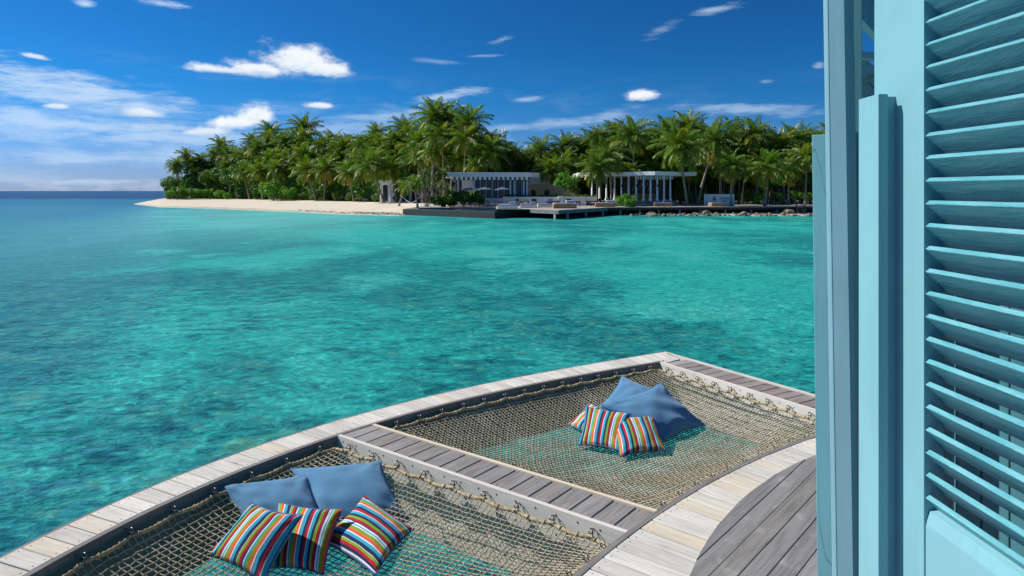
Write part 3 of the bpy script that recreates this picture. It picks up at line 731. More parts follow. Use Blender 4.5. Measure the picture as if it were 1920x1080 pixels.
# near radial beam closing the near net (out of frame to the lower left)
nI,nN=cur(fI,R(176)),Ncur(R(157)); dd=(nN-nI).normalized(); qq=Vector((dd.y,-dd.x)); qq=qq if qq.dot(cur(fI,R(165))-nI)<0 else -qq
mb=walkway(nI,nN,nI+qq*.5,nN+qq*.5,.135,DZ-.003,0,0); part(mb,'near_walkway_planks',[M_grey,M_nail],deck)
ribbon([nN,nI],.03 if (Vector((-(nI-nN).y,(nI-nN).x))).dot(qq)>0 else -.03,DZ-.4,DZ+.002,M_fascia,'near_fascia')

# ------------------------------------------------------------------ cushions
def cushion(name,corners,T,mats,label,group,seed,plain_=False,stripe_dir=0,puff=1.0):
    TL,TR,BR,BL=[GP(*c) for c in corners]; rn=random.Random(seed)
    cen=(TL+TR+BR+BL)/4; nrm=((TR-BL).cross(TL-BR)).normalized()
    if nrm.z<0: nrm=-nrm
    N=26; root=empty(name,tuple(cen),label,'cushion',group); mb=MB(); off=Vector((seed*1.7,seed*.9,0))
    def P(u,v,sd):
        # u,v in -1..1 ; edges bow inward so the corners stand out as ears
        bu=u*(1-.11*(1-v*v)*abs(u)); bv=v*(1-.11*(1-u*u)*abs(v))
        s,t=(bu+1)/2,(bv+1)/2
        p=TL*(1-s)*(1-t)+TR*s*(1-t)+BR*s*t+BL*(1-s)*t
        q=max(0,(1-u**2))*max(0,(1-v**2)); h=1.18*T*(q**.45)*(1-.18*(1-q))
        e=1-max(abs(u),abs(v))
        wr=mnoise.noise(Vector((u*2.2,v*2.2,0))+off)*(.016 if mats[0] is M_blue else .006)*min(1,e*4)
        fold=math.sin((u*v)*9+seed)*(.003 if mats[0] is M_blue else 0)*min(1,e*6)*(1 if e<.35 else .4)
        dc=(1-abs(u))+(1-abs(v)); an_=math.atan2(1-abs(u)+.01,1-abs(v)+.01); tuck=(.009 if mats[0] is M_blue else .005)*math.sin(9*an_+seed*2+(u>0)*2+(v>0))*math.exp(-dc*1.6)*min(1,dc*3)+mnoise.noise(Vector((u*9,v*9,2))+off)*.006*math.exp(-e*5)*min(1,e*12)
        sag=Vector((0,0,-1))*(.02*(1-u*u)*(1-v*v))
        return p+nrm*((h+wr+fold+tuck)*sd+(mnoise.noise(Vector((u*1.3,v*1.3,5))+off)*(.012 if mats[0] is M_blue else .004)))+sag
    vs=[];uv=[]
    for sd in (1,-1):
        for j in range(N+1):
            for i in range(N+1):
                u,v=-1+2*i/N,-1+2*j/N; u=math.sin(u*math.pi/2)*.35+u*.65; v=math.sin(v*math.pi/2)*.35+v*.65
                vs.append(P(u,v,sd)); uv.append(((u+1)/2,(v+1)/2) if stripe_dir==0 else ((v+1)/2,(u+1)/2))
    n=N+1; fs=[]
    for k in (0,1):
        o=k*n*n
        for j in range(N):
            for i in range(N):
                f=(o+j*n+i,o+j*n+i+1,o+(j+1)*n+i+1,o+(j+1)*n+i); fs.append(f if k==1 else f[::-1])
    mb.add(vs,fs,0,.5,uv,True); part(mb,'cover',mats[0],root)
    mb=MB(); ring=[]
    for k in range(4*N):
        sgm,i=divmod(k,N); f=-1+2*i/N; f=math.sin(f*math.pi/2)*.35+f*.65
        u,v=((f,-1),(1,f),(-f,1),(-1,-f))[sgm]; ring.append(P(u,v,0))
    mb.tube(ring,.0042,6,closed=True); part(mb,'piping',mats[1],root)
    return root
gb='plain blue cushions on the rope nets'; gs='striped cushions on the rope nets'
bl=[M_blue,M_blue]
cushion('cushion',[(412,913,1.46),(580,886,1.47),(622,1000,1.27),(476,1012,1.26)],.085,bl,'plain blue cushion at the far left of the near net, tucked behind another blue one',gb,1)
cushion('cushion',[(545,878,1.48),(714,864,1.50),(771,978,1.27),(606,1002,1.26)],.09,bl,'plain blue cushion on the near net, propped against the border rope behind three striped ones',gb,2)
cushion('cushion',[(522,941,1.47),(643,954,1.47),(606,1078,1.27),(500,1066,1.27)],.06,[M_str[1],M_pipe],'striped cushion in the middle of three on the near net, stripes upright',gs,4)
cushion('cushion',[(472,942,1.53),(568,966,1.52),(493,1094,1.28),(388,1041,1.30)],.068,[M_str[0],M_pipe],'striped cushion on the near net, leftmost, stripes leaning steeply to the right',gs,3)
cushion('cushion',[(684,928,1.43),(776,992,1.33),(705,1077,1.31),(600,1014,1.33)],.068,[M_str[2],M_pipe],'striped cushion on the near net, lying apart at right with its stripes running crosswise',gs,5,stripe_dir=1)
cushion('cushion',[(1166,704,1.58),(1275,750,1.43),(1240,806,1.27),(1120,766,1.36)],.085,bl,'plain blue cushion on the farther net, at the back with one corner pointing up',gb,6)
cushion('cushion',[(1127,760,1.49),(1240,717,1.60),(1322,797,1.30),(1240,832,1.27)],.085,bl,'big plain blue cushion on the farther net, in front of the other blue one',gb,7)
cushion('cushion',[(1105,755,1.45),(1172,780,1.42),(1128,828,1.28),(1063,796,1.30)],.05,[M_str[3],M_pipe],'striped cushion on the farther net, leftmost and mostly hidden behind another striped one',gs,8)
cushion('cushion',[(1097,761,1.46),(1184,776,1.46),(1164,846,1.29),(1084,834,1.29)],.06,[M_str[4],M_pipe],'striped cushion on the farther net, between two other striped ones, upright stripes',gs,9)
cushion('cushion',[(1140,783,1.43),(1227,779,1.43),(1250,845,1.29),(1162,856,1.29)],.06,[M_str[5],M_pipe],'striped cushion on the farther net, frontmost and rightmost of its striped three',gs,10)

# ------------------------------------------------------------------ villa shutters at the right
P0=Vector((.905,1.5)); TH=Vector((.0547,-1)).normalized(); NH=Vector((-1,-.0547)).normalized()
def pn(t,nn): p=P0+TH*t+NH*nn; return (p.x,p.y)
sh=empty('louvred_shutter',(P0.x,P0.y,DZ),'light blue louvred shutter door, large at the right edge of the photo','shutter')
mb=MB(); ts=-.187
mb.prism([pn(ts,0),pn(0,0),pn(0,-.045),pn(ts,-.045)],DZ+.02,4.3); part(mb,'stile',M_teal,sh,bevel=.0015)
mb=MB(); mb.prism([pn(.60,0),pn(.70,0),pn(.70,-.045),pn(.60,-.045)],DZ+.02,4.3); part(mb,'stile',M_teal,sh,bevel=.0015)
zr=CZ-(983-HOR)/F*1.5
mb=MB(); mb.prism([pn(.001,-.003),pn(.599,-.003),pn(.599,-.042),pn(.001,-.042)],DZ+.02,zr); part(mb,'bottom_rail',M_teal,sh,bevel=.001)
mb=MB()   # sloped bead on top of the rail
a=[pn(.002,-.004),pn(.598,-.004)]; vs=[]
for t in(.002,.598):
    for nn,z in((-.004,zr+.001),(-.012,zr+.030),(-.030,zr+.034),(-.034,zr+.001)):
        q=pn(t,nn); vs.append((q[0],q[1],z))
mb.add(vs,[(0,1,5,4),(1,2,6,5),(2,3,7,6),(3,0,4,7),(0,3,2,1),(4,5,6,7)]); part(mb,'bead',M_teal,sh)
for k in range(-13,22):
    y=43+42.4*k; zc=CZ-(y-HOR)/F*1.5; mb=MB(); vs=[]
    d=(-.70,-.71); m_=(-.71,.70); Wd=.068; T=.0118
    prof=[(0,0),(d[0]*Wd,d[1]*Wd),(d[0]*Wd+m_[0]*T,d[1]*Wd+m_[1]*T),(m_[0]*T,m_[1]*T)]
    jit=random.Random(k).uniform(-.0008,.0008)
    for t in(-.004,.604):
        for nn,z in prof:
            q=pn(t,nn-.003); vs.append((q[0],q[1],zc+z+jit*(t*3)))
    mb.add(vs,[(0,1,5,4),(1,2,6,5),(2,3,7,6),(3,0,4,7),(0,3,2,1),(4,5,6,7)]); part(mb,'slat',M_louv,sh,bevel=.0016)
# stepped batten standing against the shutter's far stile
bt=empty('hinge_post',(.87,1.62,DZ),'pale blue stepped post, head high, standing against the louvred shutter','post')
zt=CZ+(358-176)/F*1.585
mb=MB(); x0=.5367*1.585; mb.prism([(x0,1.585),(x0+.0225,1.585),(x0+.0225,1.665),(x0+.004,1.683)],DZ+.02,zt); part(mb,'front_batten',M_teal,bt,bevel=.001)
mb=MB(); mb.prism([(x0+.0228,1.600),(x0+.052,1.600),(x0+.05,1.68),(x0+.0228,1.68)],DZ+.02,zt-.004); part(mb,'back_batten',M_teal,bt,bevel=.001)
# corner post, leaning a little
cp=empty('corner_post',(.95,2.05,DZ),'tall pale blue corner post rising past the top of the photo, left of the shutters','post')
lean=(-.0157,0); mb=MB()
poly=[(.926,2.012),(.935,2.0),(.969,1.975),(.984,1.975),(1.010,2.001),(1.04,2.14),(1.00,2.14)]
mb.prism(poly,DZ+.02,4.6,0,.5,None,lean,CZ); part(mb,'shaft',M_tealp,cp,bevel=.0012)
mb=MB(); mb.prism([(.931,2.0032),(.9335,2.0000),(.9345,2.0002),(.932,2.0045)],DZ+.02,4.6,0,.5,None,lean,CZ); part(mb,'bead',M_teal,cp)
# weathered board beyond it
wb=empty('board_screen',(.98,2.2,DZ),'weathered blue board with cracked paint, leftmost of the blue woodwork','screen')
mb=MB(); a=Vector((.443*2.2,2.2)); dv_=Vector((.8,-.6)); nv_=Vector((.6,.8))
P=[a,a+dv_*.088,a+dv_*.088+nv_*.03,a+nv_*.03]; zt=CZ+(358-253)/F*2.2
mb.prism([(p.x,p.y) for p in P],DZ+.02,zt,0,.5,None,(-.0125,0),CZ-.5); part(mb,'board',M_tealw,wb,bevel=.002)
mb=MB(); e=Vector((.497*2.25,2.25)); P=[e,e+Vector((.06,-.01)),e+Vector((.06,.03)),e+Vector((0,.03))]; mb.prism([(p.x,p.y) for p in P],DZ+.02,CZ+(358-247)/F*2.25); part(mb,'rear_board',M_tealw,wb,bevel=.001)
# dark jamb strip and frame behind
jb=empty('door_jamb',(1.15,2.3,DZ),'shaded teal jamb seen between the corner post and the shutter stile','door jamb')
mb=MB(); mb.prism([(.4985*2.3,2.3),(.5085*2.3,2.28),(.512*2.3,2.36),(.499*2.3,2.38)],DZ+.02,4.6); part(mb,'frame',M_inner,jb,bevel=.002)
mb=MB(); mb.prism([(.510*2.3,2.31),(.5115*2.3,2.31),(.5115*2.3,2.36),(.510*2.3,2.36)],DZ+.02,4.6); part(mb,'stop_bead',M_teal,jb)
# slatted awning seen in the gap
aw=empty('slatted_awning',(1.9,3.5,3.6),'slatted awning glimpsed through the narrow gap beside the shutter','awning')
mb=MB()
Ya=3.6
for k in range(26):
    # slats slope down to the right, stacked up
    c=W(1665,-30+k*13.5,Ya) if k<10 else W(1665,170+(k-10)*22,Ya)
    if k>14: break
    mb.obox(c,Vector((.27,0,-.30)),Vector((.0,.03,0)),Vector((.010,0,.009)))
part(mb,'slat',M_tealw,aw)
mb=MB(); mb.obox(W(1665,108,Ya-.1),Vector((.27,0,-.02)),Vector((0,.03,0)),Vector((0,0,.016))); mb.obox(W(1665,128,Ya-.06),Vector((.27,0,.03)),Vector((0,.02,0)),Vector((0,0,.022))); part(mb,'fascia',M_teal,aw)
# room side behind the louvres
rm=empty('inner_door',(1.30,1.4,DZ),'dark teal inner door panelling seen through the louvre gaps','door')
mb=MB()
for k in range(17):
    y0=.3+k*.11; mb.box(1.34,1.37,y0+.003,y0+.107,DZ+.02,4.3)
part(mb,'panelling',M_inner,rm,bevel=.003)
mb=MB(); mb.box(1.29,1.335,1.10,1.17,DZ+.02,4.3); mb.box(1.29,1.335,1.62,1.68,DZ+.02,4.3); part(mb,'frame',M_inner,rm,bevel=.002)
mb=MB(); mb.obox((1.16,1.12,2.45),Vector((.10,.0,.0)),Vector((0,.22,0)),Vector((0,0,.10))); part(mb,'lit_patch',M_wht,rm,bevel=.004)  # white box puts the lit patch of the inner panel into colour
#@@ISLAND@@
# ------------------------------------------------------------------ plants
def palm_crown(seed,nf=26,young=.35,old=.3,L0=4.0,lw=1.0):
    rn=random.Random(seed); mb=MB(); mr=MB()
    for k in range(nf):
        f=k/(nf-1); e=R(84-128*f**.95+rn.uniform(-8,8)); az=k*2.39996+rn.uniform(-.3,.3); L=L0*rn.uniform(.85,1.08)*(.78+.3*math.sin(math.pi*min(1,f*1.15+.1)))
        bend=R(rn.uniform(48,78))*(.8+.35*f); tn=max(0,min(1,(f-.62)*rn.uniform(.6,2.0)))+ (rn.random()*.25)
        if rn.random()<.10: tn=min(1,tn+.5)
        n=9; p=Vector((0,0,0)); pts=[p.copy()]; h=Vector((math.cos(az),math.sin(az),0)); sway=rn.uniform(-.25,.25); side0=Vector((-h.y,h.x,0))
        for i in range(n):
            s=(i+.5)/n; a=e-bend*s**1.15; d=h*math.cos(a)+Vector((0,0,math.sin(a)))+side0*sway*s; d.normalize(); p=p+d*(L/n); pts.append(p.copy())
        mr.tube(pts,[.045*(1-.85*i/n) for i in range(n+1)],3,0,tn,cap=False)
        nl=30
        for j in range(nl):
            s=.10+.90*(j+.5)/nl; x=s*n; i=min(n-1,int(x)); q=pts[i].lerp(pts[i+1],x-i); d=(pts[i+1]-pts[i]).normalized()
            side=d.cross(Vector((0,0,1))); side=side.normalized() if side.length>.05 else side0; upv=side.cross(d)
            ll=1.05*math.sin(math.pi*min(1,(s*.86+.13)))**.6*L/4.0*rn.uniform(.85,1.1)
            for sg in(-1,1):
                dr=(side*sg*.85+d*(.35+.5*s)+upv*rn.uniform(.05,.35)).normalized(); mid=q+dr*ll*.5; tip=q+dr*ll*.86+Vector((0,0,-ll*rn.uniform(.25,.7)))
                w=d*rn.uniform(.042,.062)
                mb.add([q-w*.7,q+w*.7,mid+w,mid-w,tip+w*.25,tip-w*.25],[(0,1,2,3),(3,2,4,5)],0,tn)
    me=mb.build('crown',M_palm); mr.f and None
    rc=mr.build('rachis',M_rach); return me,rc
PROTO=[]
for s_ in range(7):
    c,r=palm_crown(100+s_,nf=(36,40,34,38,42,36,22)[s_]); PROTO.append((c.data,r.data)); bpy.data.objects.remove(c); bpy.data.objects.remove(r)
mb=MB(); rn_=random.Random(1)
for k in range(9):
    a=k*2.4; mb.lathe((.28*math.cos(a),.28*math.sin(a),-.35-.12*(k%3)),[(.02,-.14),(.12,-.08),(.14,0),(.10,.09),(.02,.13)],7)
_n=mb.build('coconuts',M_nut); NUT=_n.data; bpy.data.objects.remove(_n)
prng=random.Random(77)
def palm(pxc,pyc,pxb,dY,rpx,label,group,var=None,nuts=False,zb=1.0,absY=None,name='coconut_palm'):
    Y=absY if absY else interp(TREE,pxc)+dY; c=W(pxc,pyc,Y); base=Vector(((pxb-960)/F*Y,Y,zb)); sc_=rpx/F*Y/3.45
    root=empty(name,tuple(base),label,'palm',group)
    mb=MB(); n=9; pts=[];rad=[]
    lean=c-base; lat=Vector((lean.x,lean.y,0)); bow=prng.uniform(.15,.4)
    for i in range(n+1):
        s=i/n; f=s**(1.6 if lat.length>1.5 else 1.0)
        pts.append(Vector((base.x+lat.x*((1-bow)*s+bow*math.sin(s*math.pi/2)**2),base.y+lat.y*s,base.z+lean.z*s-0.1))); rad.append(.17*(1-.42*s)+(.13*(1-s)**8))
    rad=[q*max(.75,min(1.25,sc_)) for q in rad]; mb.tube(pts,rad,7); part(mb,'trunk',M_bark,root)
    v=var if var is not None else prng.randrange(6); cm,rm_=PROTO[v]
    o=bpy.data.objects.new('crown',cm); COL.objects.link(o); o.parent=root; o.location=c-base; o.scale=(sc_,)*3; o.rotation_euler=(prng.uniform(-.12,.12),prng.uniform(-.12,.12),prng.uniform(0,6.28))
    q=bpy.data.objects.new('frond_ribs',rm_); COL.objects.link(q); q.parent=root; q.location=o.location; q.scale=o.scale; q.rotation_euler=o.rotation_euler
    if nuts:
        k=bpy.data.objects.new('coconuts',NUT); COL.objects.link(k); k.parent=root; k.location=c-base; k.scale=(sc_*1.1,)*3
    return root
gF='palms standing at the front of the grove'; gS='palm crowns along the skyline'
FRONT=[(456,322,468,0,26,'leftmost front-row palm, pale trunk rising straight from the beach edge',0),
(487,322,492,1,25,'small drooping palm just right of the leftmost front-row palm',0),
(520,318,524,3,26,'dark drooping palm above the left half of the round beach bush',0),
(577,322,593,-1,33,'palm with short curved orange-brown trunk right of the round beach bush',1),
(612,318,607,2,34,'full palm between the curved-trunk palm and the one with yellow fronds',0),
(652,326,664,0,27,'palm with yellowed lower fronds and several bare trunks under it',1),
(697,312,720,-3,40,'large palm with a slanting bare trunk in front of the white cottage',1),
(735,318,744,4,32,'shaggy palm hanging over the white cottage roof',0),
(918,288,899,4,42,'palm whose grey trunk leans in from the left, over the striped pavilion roof',0),
(873,262,867,5,40,'tall palm with a straight trunk before the left end of the striped pavilion',1),
(890,310,888,3,22,'short palm with a bowed brown trunk behind the grey umbrellas',0),
(1033,320,1033,6,34,'low palm between the striped pavilion and the sandstone wall tree',0),
(1120,316,1119,-5,42,'spiky palm growing in front of the left end of the columned pavilion',0),
(1143,292,1147,-3,38,'slim-trunked palm beside the round clipped bush',0),
(1275,278,1288,-5,54,'big palm with golden lower fronds over the right end of the columned pavilion roof',1),
(1337,268,1307,1,52,'tallest right-hand palm, long trunk leaning up to the right beside the white sign',0),
(1371,314,1371,-8,37,'bright green palm standing directly in front of the white sign',0),
(1352,300,1348,6,28,'palm with a thin pale trunk rising behind the white sign',0),
(1397,318,1390,5,26,'palm with a short bare trunk just right of the white sign',0),
(1441,318,1434,-8,46,'palm with a pale bushy heart, slightly leaning trunk, halfway between sign and ladder',1),
(1478,322,1479,4,34,'palm with yellowing hanging fronds left of the wooden ladder',1),
(1512,296,1510,4,40,'palm partly hidden by the blue weathered board',0),
(1496,335,1500,10,26,'small palm behind the top of the wooden ladder',0)]
for a in FRONT: palm(*a[:5],a[5],gF,nuts=bool(a[6]))
palm(777,343,783,0,22,'small yellow-green palm at the left corner of the dark pool wall',gF,var=6,absY=92)
palm(758,350,748,0,20,'low golden palm beside the hammock, left of the dark pool wall',gF,var=6,absY=104)
SKY_=[(332,310,12,19),(349,293,16,20),(377,303,14,22),(415,277,22,27),(430,290,18,24),(447,298,22,20),(472,267,26,23),(507,252,30,30),(520,285,20,28),(569,243,28,34),(569,282,18,27),(598,280,26,24),(622,264,30,26),(652,270,30,24),(676,275,26,25),(705,252,30,27),(716,276,20,29),(757,245,26,33),(745,272,16,30),(787,278,12,38),(813,222,10,46),(838,226,14,44),(829,258,8,38),(880,232,8,45),(855,245,16,36),(924,268,14,30),(957,288,16,26),(960,300,24,30),(1013,284,16,36),(1000,300,26,28),(1060,276,18,34),(1042,296,20,30),(1087,284,22,32),(1104,272,18,34),(1124,262,16,34),(1155,256,16,38),(1187,256,10,44),(1206,282,14,34),(1222,262,24,30),(1175,290,14,34),(1248,250,14,40),(1290,244,14,44),(1250,300,16,36),(1309,262,16,40),(1375,255,14,42),(1358,290,14,32),(1395,268,18,38),(1415,256,12,42),(1420,290,14,36),(1443,268,20,32),(1466,276,12,40),(1486,266,14,42),(1460,304,16,30),(1508,262,20,34),(1535,275,14,40),(1560,262,16,40),(1590,280,12,42),(540,300,10,26),(585,306,12,26),(640,300,14,26),(670,304,12,27),(465,300,12,22),(425,315,10,20),(395,318,12,18),(365,328,10,17),(500,305,12,24),(975,315,20,26),(1078,310,16,28),(800,300,16,34),(770,305,16,30),(845,290,14,34),(1320,300,16,34),(1290,310,18,32),(1220,306,18,30)]
def where(px,py):
    sky={}
    if px<345: return 'at the island\'s left tip'
    if px<440: return 'over the bright shrubs at the left end of the island'
    if px<545: return 'above the round beach bush'
    if px<600: return 'around the tall lone crown above the beach'
    if px<690: return 'above the middle of the beach'
    if px<775: return 'behind the white cottage'
    if px<895: return 'in the highest clump, left of the antenna mast'
    if px<985: return 'around the antenna mast'
    if px<1080: return 'above the sandstone wall'
    if px<1200: return 'above the columned pavilion\'s left half'
    if px<1320: return 'above the columned pavilion\'s right half'
    if px<1420: return 'behind the white sign'
    return 'behind the ladder end of the pier'
MID=[]; mr_=random.Random(31)
SKYL=[(322,325),(335,305),(350,293),(380,296),(415,275),(472,265),(507,252),(569,245),(622,262),(700,252),(757,244),(813,222),(880,235),(924,262),(960,282),(1013,284),(1060,276),(1124,262),(1187,256),(1248,252),(1337,256),(1415,258),(1486,266),(1560,262),(1640,265)]
x=338
while x<1600:
    top=interp(SKYL,x); 
    for q in (18,42,64):
        y=top+q+mr_.uniform(-6,8); 
        if y<326: MID.append((x+mr_.uniform(-8,8),y,14+q*-.1+mr_.uniform(0,8),mr_.uniform(25,33) if x>470 else mr_.uniform(17,22)))
    x+=24 if x>450 else 17
for a in MID: palm(a[0],a[1],a[0]+mr_.uniform(-5,5),a[2],a[3],'palm crown buried in the dense mass of fronds between the skyline and the front row','palms filling the middle of the grove')
SKY_.sort(key=lambda a:a[0]); byw={}
for a in SKY_: byw.setdefault(where(a[0],a[1]),[]).append(a)
ORD=['leftmost','second from left','third from left','fourth from left','fifth from left','sixth from left','seventh from left','eighth from left','ninth from left','tenth from left','eleventh from left']
for wname,L in byw.items():
    for k,(px,py,dY,r) in enumerate(L):
        palm(px,py,px+prng.uniform(-7,7),dY,r,('%s skyline palm %s'%(ORD[k] if k<len(L)-1 or len(L)==1 else 'rightmost',wname)),gS,nuts=False)
def foliage(mb,c,rad,n,leafsz,rn,squash=(1,1,1),clumps=14,up=.3):
    C=[]
    for k in range(clumps):
        while True:
            d=Vector((rn.uniform(-1,1),rn.uniform(-1,1),rn.uniform(-.7,1)))
            if .3<d.length<1: break
        C.append((Vector((d.x*rad*squash[0],d.y*rad*squash[1],d.z*rad*squash[2]))*.78,rad*rn.uniform(.26,.46),rn.random()))
    for i in range(n):
        cc,cr,tn=rn.choice(C); d=Vector((rn.gauss(0,1),rn.gauss(0,1),rn.gauss(0,1))).normalized(); p=c+cc+d*cr*rn.uniform(.6,1.08)
        nrm=(d+Vector((rn.gauss(0,.5),rn.gauss(0,.5),rn.gauss(0,.5)+up))).normalized(); t=nrm.orthogonal().normalized(); t=(Matrix.Rotation(rn.uniform(0,6.28),3,nrm)@t); b=nrm.cross(t); s=leafsz*rn.uniform(.6,1.3)
        mb.add([p-t*s*.5,p+b*s*.30+nrm*s*.08,p+t*s*.5,p-b*s*.30+nrm*s*.08],[(0,1,2,3)],0,tn*.5*rn.random())
def tree_proto(seed,rad,n,leafsz,squash,m,clumps=16,up=.3):
    rn=random.Random(seed); mb=MB(); foliage(mb,Vector((0,0,0)),rad,n,leafsz,rn,squash,clumps,up); o=mb.build('crown',m); d=o.data; bpy.data.objects.remove(o); return d
TD=[tree_proto(200+i,3.2,2600,.46,(1.15,1,.85),M_leafd,18) for i in range(3)]
TB=[tree_proto(210+i,3.2,2200,.50,(1.2,1,.62),M_leafb,16,.6) for i in range(2)]
TO=[tree_proto(220+i,3.2,1800,.55,(1.15,1,.8),M_leafo,13,.2) for i in range(2)]
def bush(name,px,py,Y,rpx,mesh,label,cat,group=None,zb=1.0,trunkpx=None,sq=1.0,tr='trunk'):
    c=W(px,py,Y); base=Vector((((trunkpx or px)-960)/F*Y,Y,zb)); s=rpx/F*Y/3.5
    root=empty(name,tuple(base),label,cat,group); mb=MB()
    rn=random.Random(int(px*7+py)); 
    for k in range(4):
        d=Vector((rn.uniform(-1,1),rn.uniform(-.6,.6),rn.uniform(-.2,.8)))*s*1.6
        mid=base.lerp(c,.5)+Vector((rn.uniform(-.3,.3)*s,0,0)); mb.tube([base+Vector((rn.uniform(-.1,.1),0,-.1)),mid,c+d],[.10*s+.03,.07*s+.02,.02],5)
    part(mb,tr,M_bark,root)
    o=bpy.data.objects.new('crown' if tr=='trunk' else 'foliage',mesh); COL.objects.link(o); o.parent=root; o.location=c-base; o.scale=(s,s,s*sq); o.rotation_euler=(0,0,rn.uniform(0,6.28)); return root
# forest of broad-leaved trees behind the palms
k=0; rnf=random.Random(9)
bx=list(range(322,1600,30)); 
for i,px in enumerate(bx):
    tr=interp(TREE,px); hgt=interp([(322,338),(360,326),(420,312),(520,300),(620,300),(760,296),(900,300),(1000,306),(1250,300),(1600,296)],px)
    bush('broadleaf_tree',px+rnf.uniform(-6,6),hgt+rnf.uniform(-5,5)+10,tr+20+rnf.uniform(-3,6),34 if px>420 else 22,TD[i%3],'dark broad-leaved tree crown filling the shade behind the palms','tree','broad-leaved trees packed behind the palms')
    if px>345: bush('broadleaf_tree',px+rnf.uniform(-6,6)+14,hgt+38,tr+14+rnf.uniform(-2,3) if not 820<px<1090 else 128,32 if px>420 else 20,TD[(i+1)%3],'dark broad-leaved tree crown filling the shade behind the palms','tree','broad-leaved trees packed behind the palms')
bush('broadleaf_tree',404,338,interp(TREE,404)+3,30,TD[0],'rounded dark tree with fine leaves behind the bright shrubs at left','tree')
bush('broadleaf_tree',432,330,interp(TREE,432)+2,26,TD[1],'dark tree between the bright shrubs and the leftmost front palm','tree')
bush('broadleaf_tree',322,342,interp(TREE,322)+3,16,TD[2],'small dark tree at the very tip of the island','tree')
g='bright green shrubs along the back of the beach'
for i,(px,py,r,l) in enumerate(((318,363,10,'tip of the island'),(331,359,13,'second bush in'),(347,362,13,''),(362,361,14,''),(378,364,13,''),(394,362,14,''),(411,364,13,''),(427,366,10,''))):
    nm=['leftmost bright green shrub at the island tip','second bright green shrub from the island tip','third bright green shrub from the island tip','fourth bright green shrub, at the middle of the shrub row','fifth bright green shrub, just right of the middle of the shrub row','third from last bright green shrub before the leftmost front palm','second to last bright green shrub before the leftmost front palm','last and smallest bright green shrub beside the leftmost front palm'][i]
    bush('beach_shrub',px,py,interp(TREE,px)-2,r,TB[i%2],nm,'shrub',g,tr='stems')
bush('beach_shrub',513,357,interp(TREE,513)-5,26,TB[0],'big rounded green bush standing forward on the beach','shrub',tr='stems',sq=1.15)
bush('beach_shrub',538,362,interp(TREE,538)-3,20,TB[1],'darker green bush attached to the right of the big beach bush','shrub',tr='stems')
g='low dark shrubs under the palms'
for i,(px,py,r) in enumerate(((450,366,9),(482,366,9),(568,368,12),(590,366,13),(612,368,12),(635,367,13),(655,369,10),(680,368,10),(703,370,9))):
    bush('undergrowth_shrub',px,py,interp(TREE,px)+3,r,TD[i%3],('low dark shrub in the shade, %s under the palms behind the beach'%ORD[i]),'shrub',g,tr='stems')
for i,(px,py,r) in enumerate(((1285,368,16),(1315,370,12),(1400,368,16),(1425,370,14),(1455,370,13),(1490,366,14),(1345,372,10),(1515,368,12))):
    bush('undergrowth_shrub',px,py,108+i%3,r,TB[i%2] if i%2 else TD[0],['leafy shrub beside the columned pavilion\'s steps','leafy shrub between the two leaning palm trunks','green shrub just right of the white sign','green shrub left of the pale-hearted palm','green shrub right of the pale-hearted palm','green shrub under the yellowing palm near the ladder','low green shrub behind the white sign','green shrub beside the blue weathered board'][i],'shrub',g,tr='stems')
def belt(name,x0,x1,Yf,ylo,yhi,n,m,seed,sz=.55):
    rb=random.Random(seed); mb=MB()
    for i in range(n):
        px=rb.uniform(x0,x1); Y=Yf(px)+rb.uniform(-1,2); f=rb.random(); top=yhi(px)+mnoise.noise(Vector((px*.06,seed,0)))*10
        p=W(px,top+(ylo-top)*f,Y); p.z=max(p.z,1.0); nr=Vector((rb.gauss(0,.6),-1+rb.gauss(0,.5),rb.gauss(.4,.5))).normalized(); t=nr.orthogonal().normalized(); t=Matrix.Rotation(rb.uniform(0,6.28),3,nr)@t; b=nr.cross(t); s=sz*rb.uniform(.6,1.5)
        mb.add([p-t*s*.6,p+b*s*.4,p+t*s*.6,p-b*s*.4],[(0,1,2,3)],0,rb.random()*.3)
    return tag(mb.build(name,m),kind='stuff')
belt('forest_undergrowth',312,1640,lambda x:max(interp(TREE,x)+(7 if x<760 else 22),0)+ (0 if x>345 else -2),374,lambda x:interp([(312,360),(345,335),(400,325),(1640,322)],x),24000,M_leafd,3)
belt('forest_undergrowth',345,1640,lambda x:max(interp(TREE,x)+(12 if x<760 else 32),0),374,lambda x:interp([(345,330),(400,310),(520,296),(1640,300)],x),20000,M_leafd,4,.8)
# hedge round the pool terrace
hd=empty('clipped_hedge',tuple(W(862,386,96)),'long dark green hedge behind the pool, left of the sun loungers','hedge'); mb=MB(); rh=random.Random(4)
for px,py,r in ((826,374,13),(845,372,16),(868,371,16),(888,371,14),(903,374,10),(838,381,12),(815,378,9)):
    foliage(mb,W(px,py,95.5),r/F*95,1300,.36,rh,(1,.8,1),14,.4)
part(mb,'foliage',M_leafd,hd)
mb=MB(); 
for px in (830,850,870,890): mb.tube([W(px,389,95.5),W(px+2,374,95.5)],[.08,.03],5)
part(mb,'stems',M_bark,hd)
bush('round_bush',1174,378,91,22,TB[0],'round clipped bright green bush at the pier edge before the columned pavilion','bush',zb=1.05,tr='stems',sq=1.0)
bush('frangipani_tree',1060,340,103,26,TB[1],'small spreading tree in front of the yellow sandstone wall','tree',zb=2.0)
bush('frangipani_tree',1078,356,102,13,TO[1],'sparse little tree at the right end of the yellow sandstone wall','tree',zb=2.0)
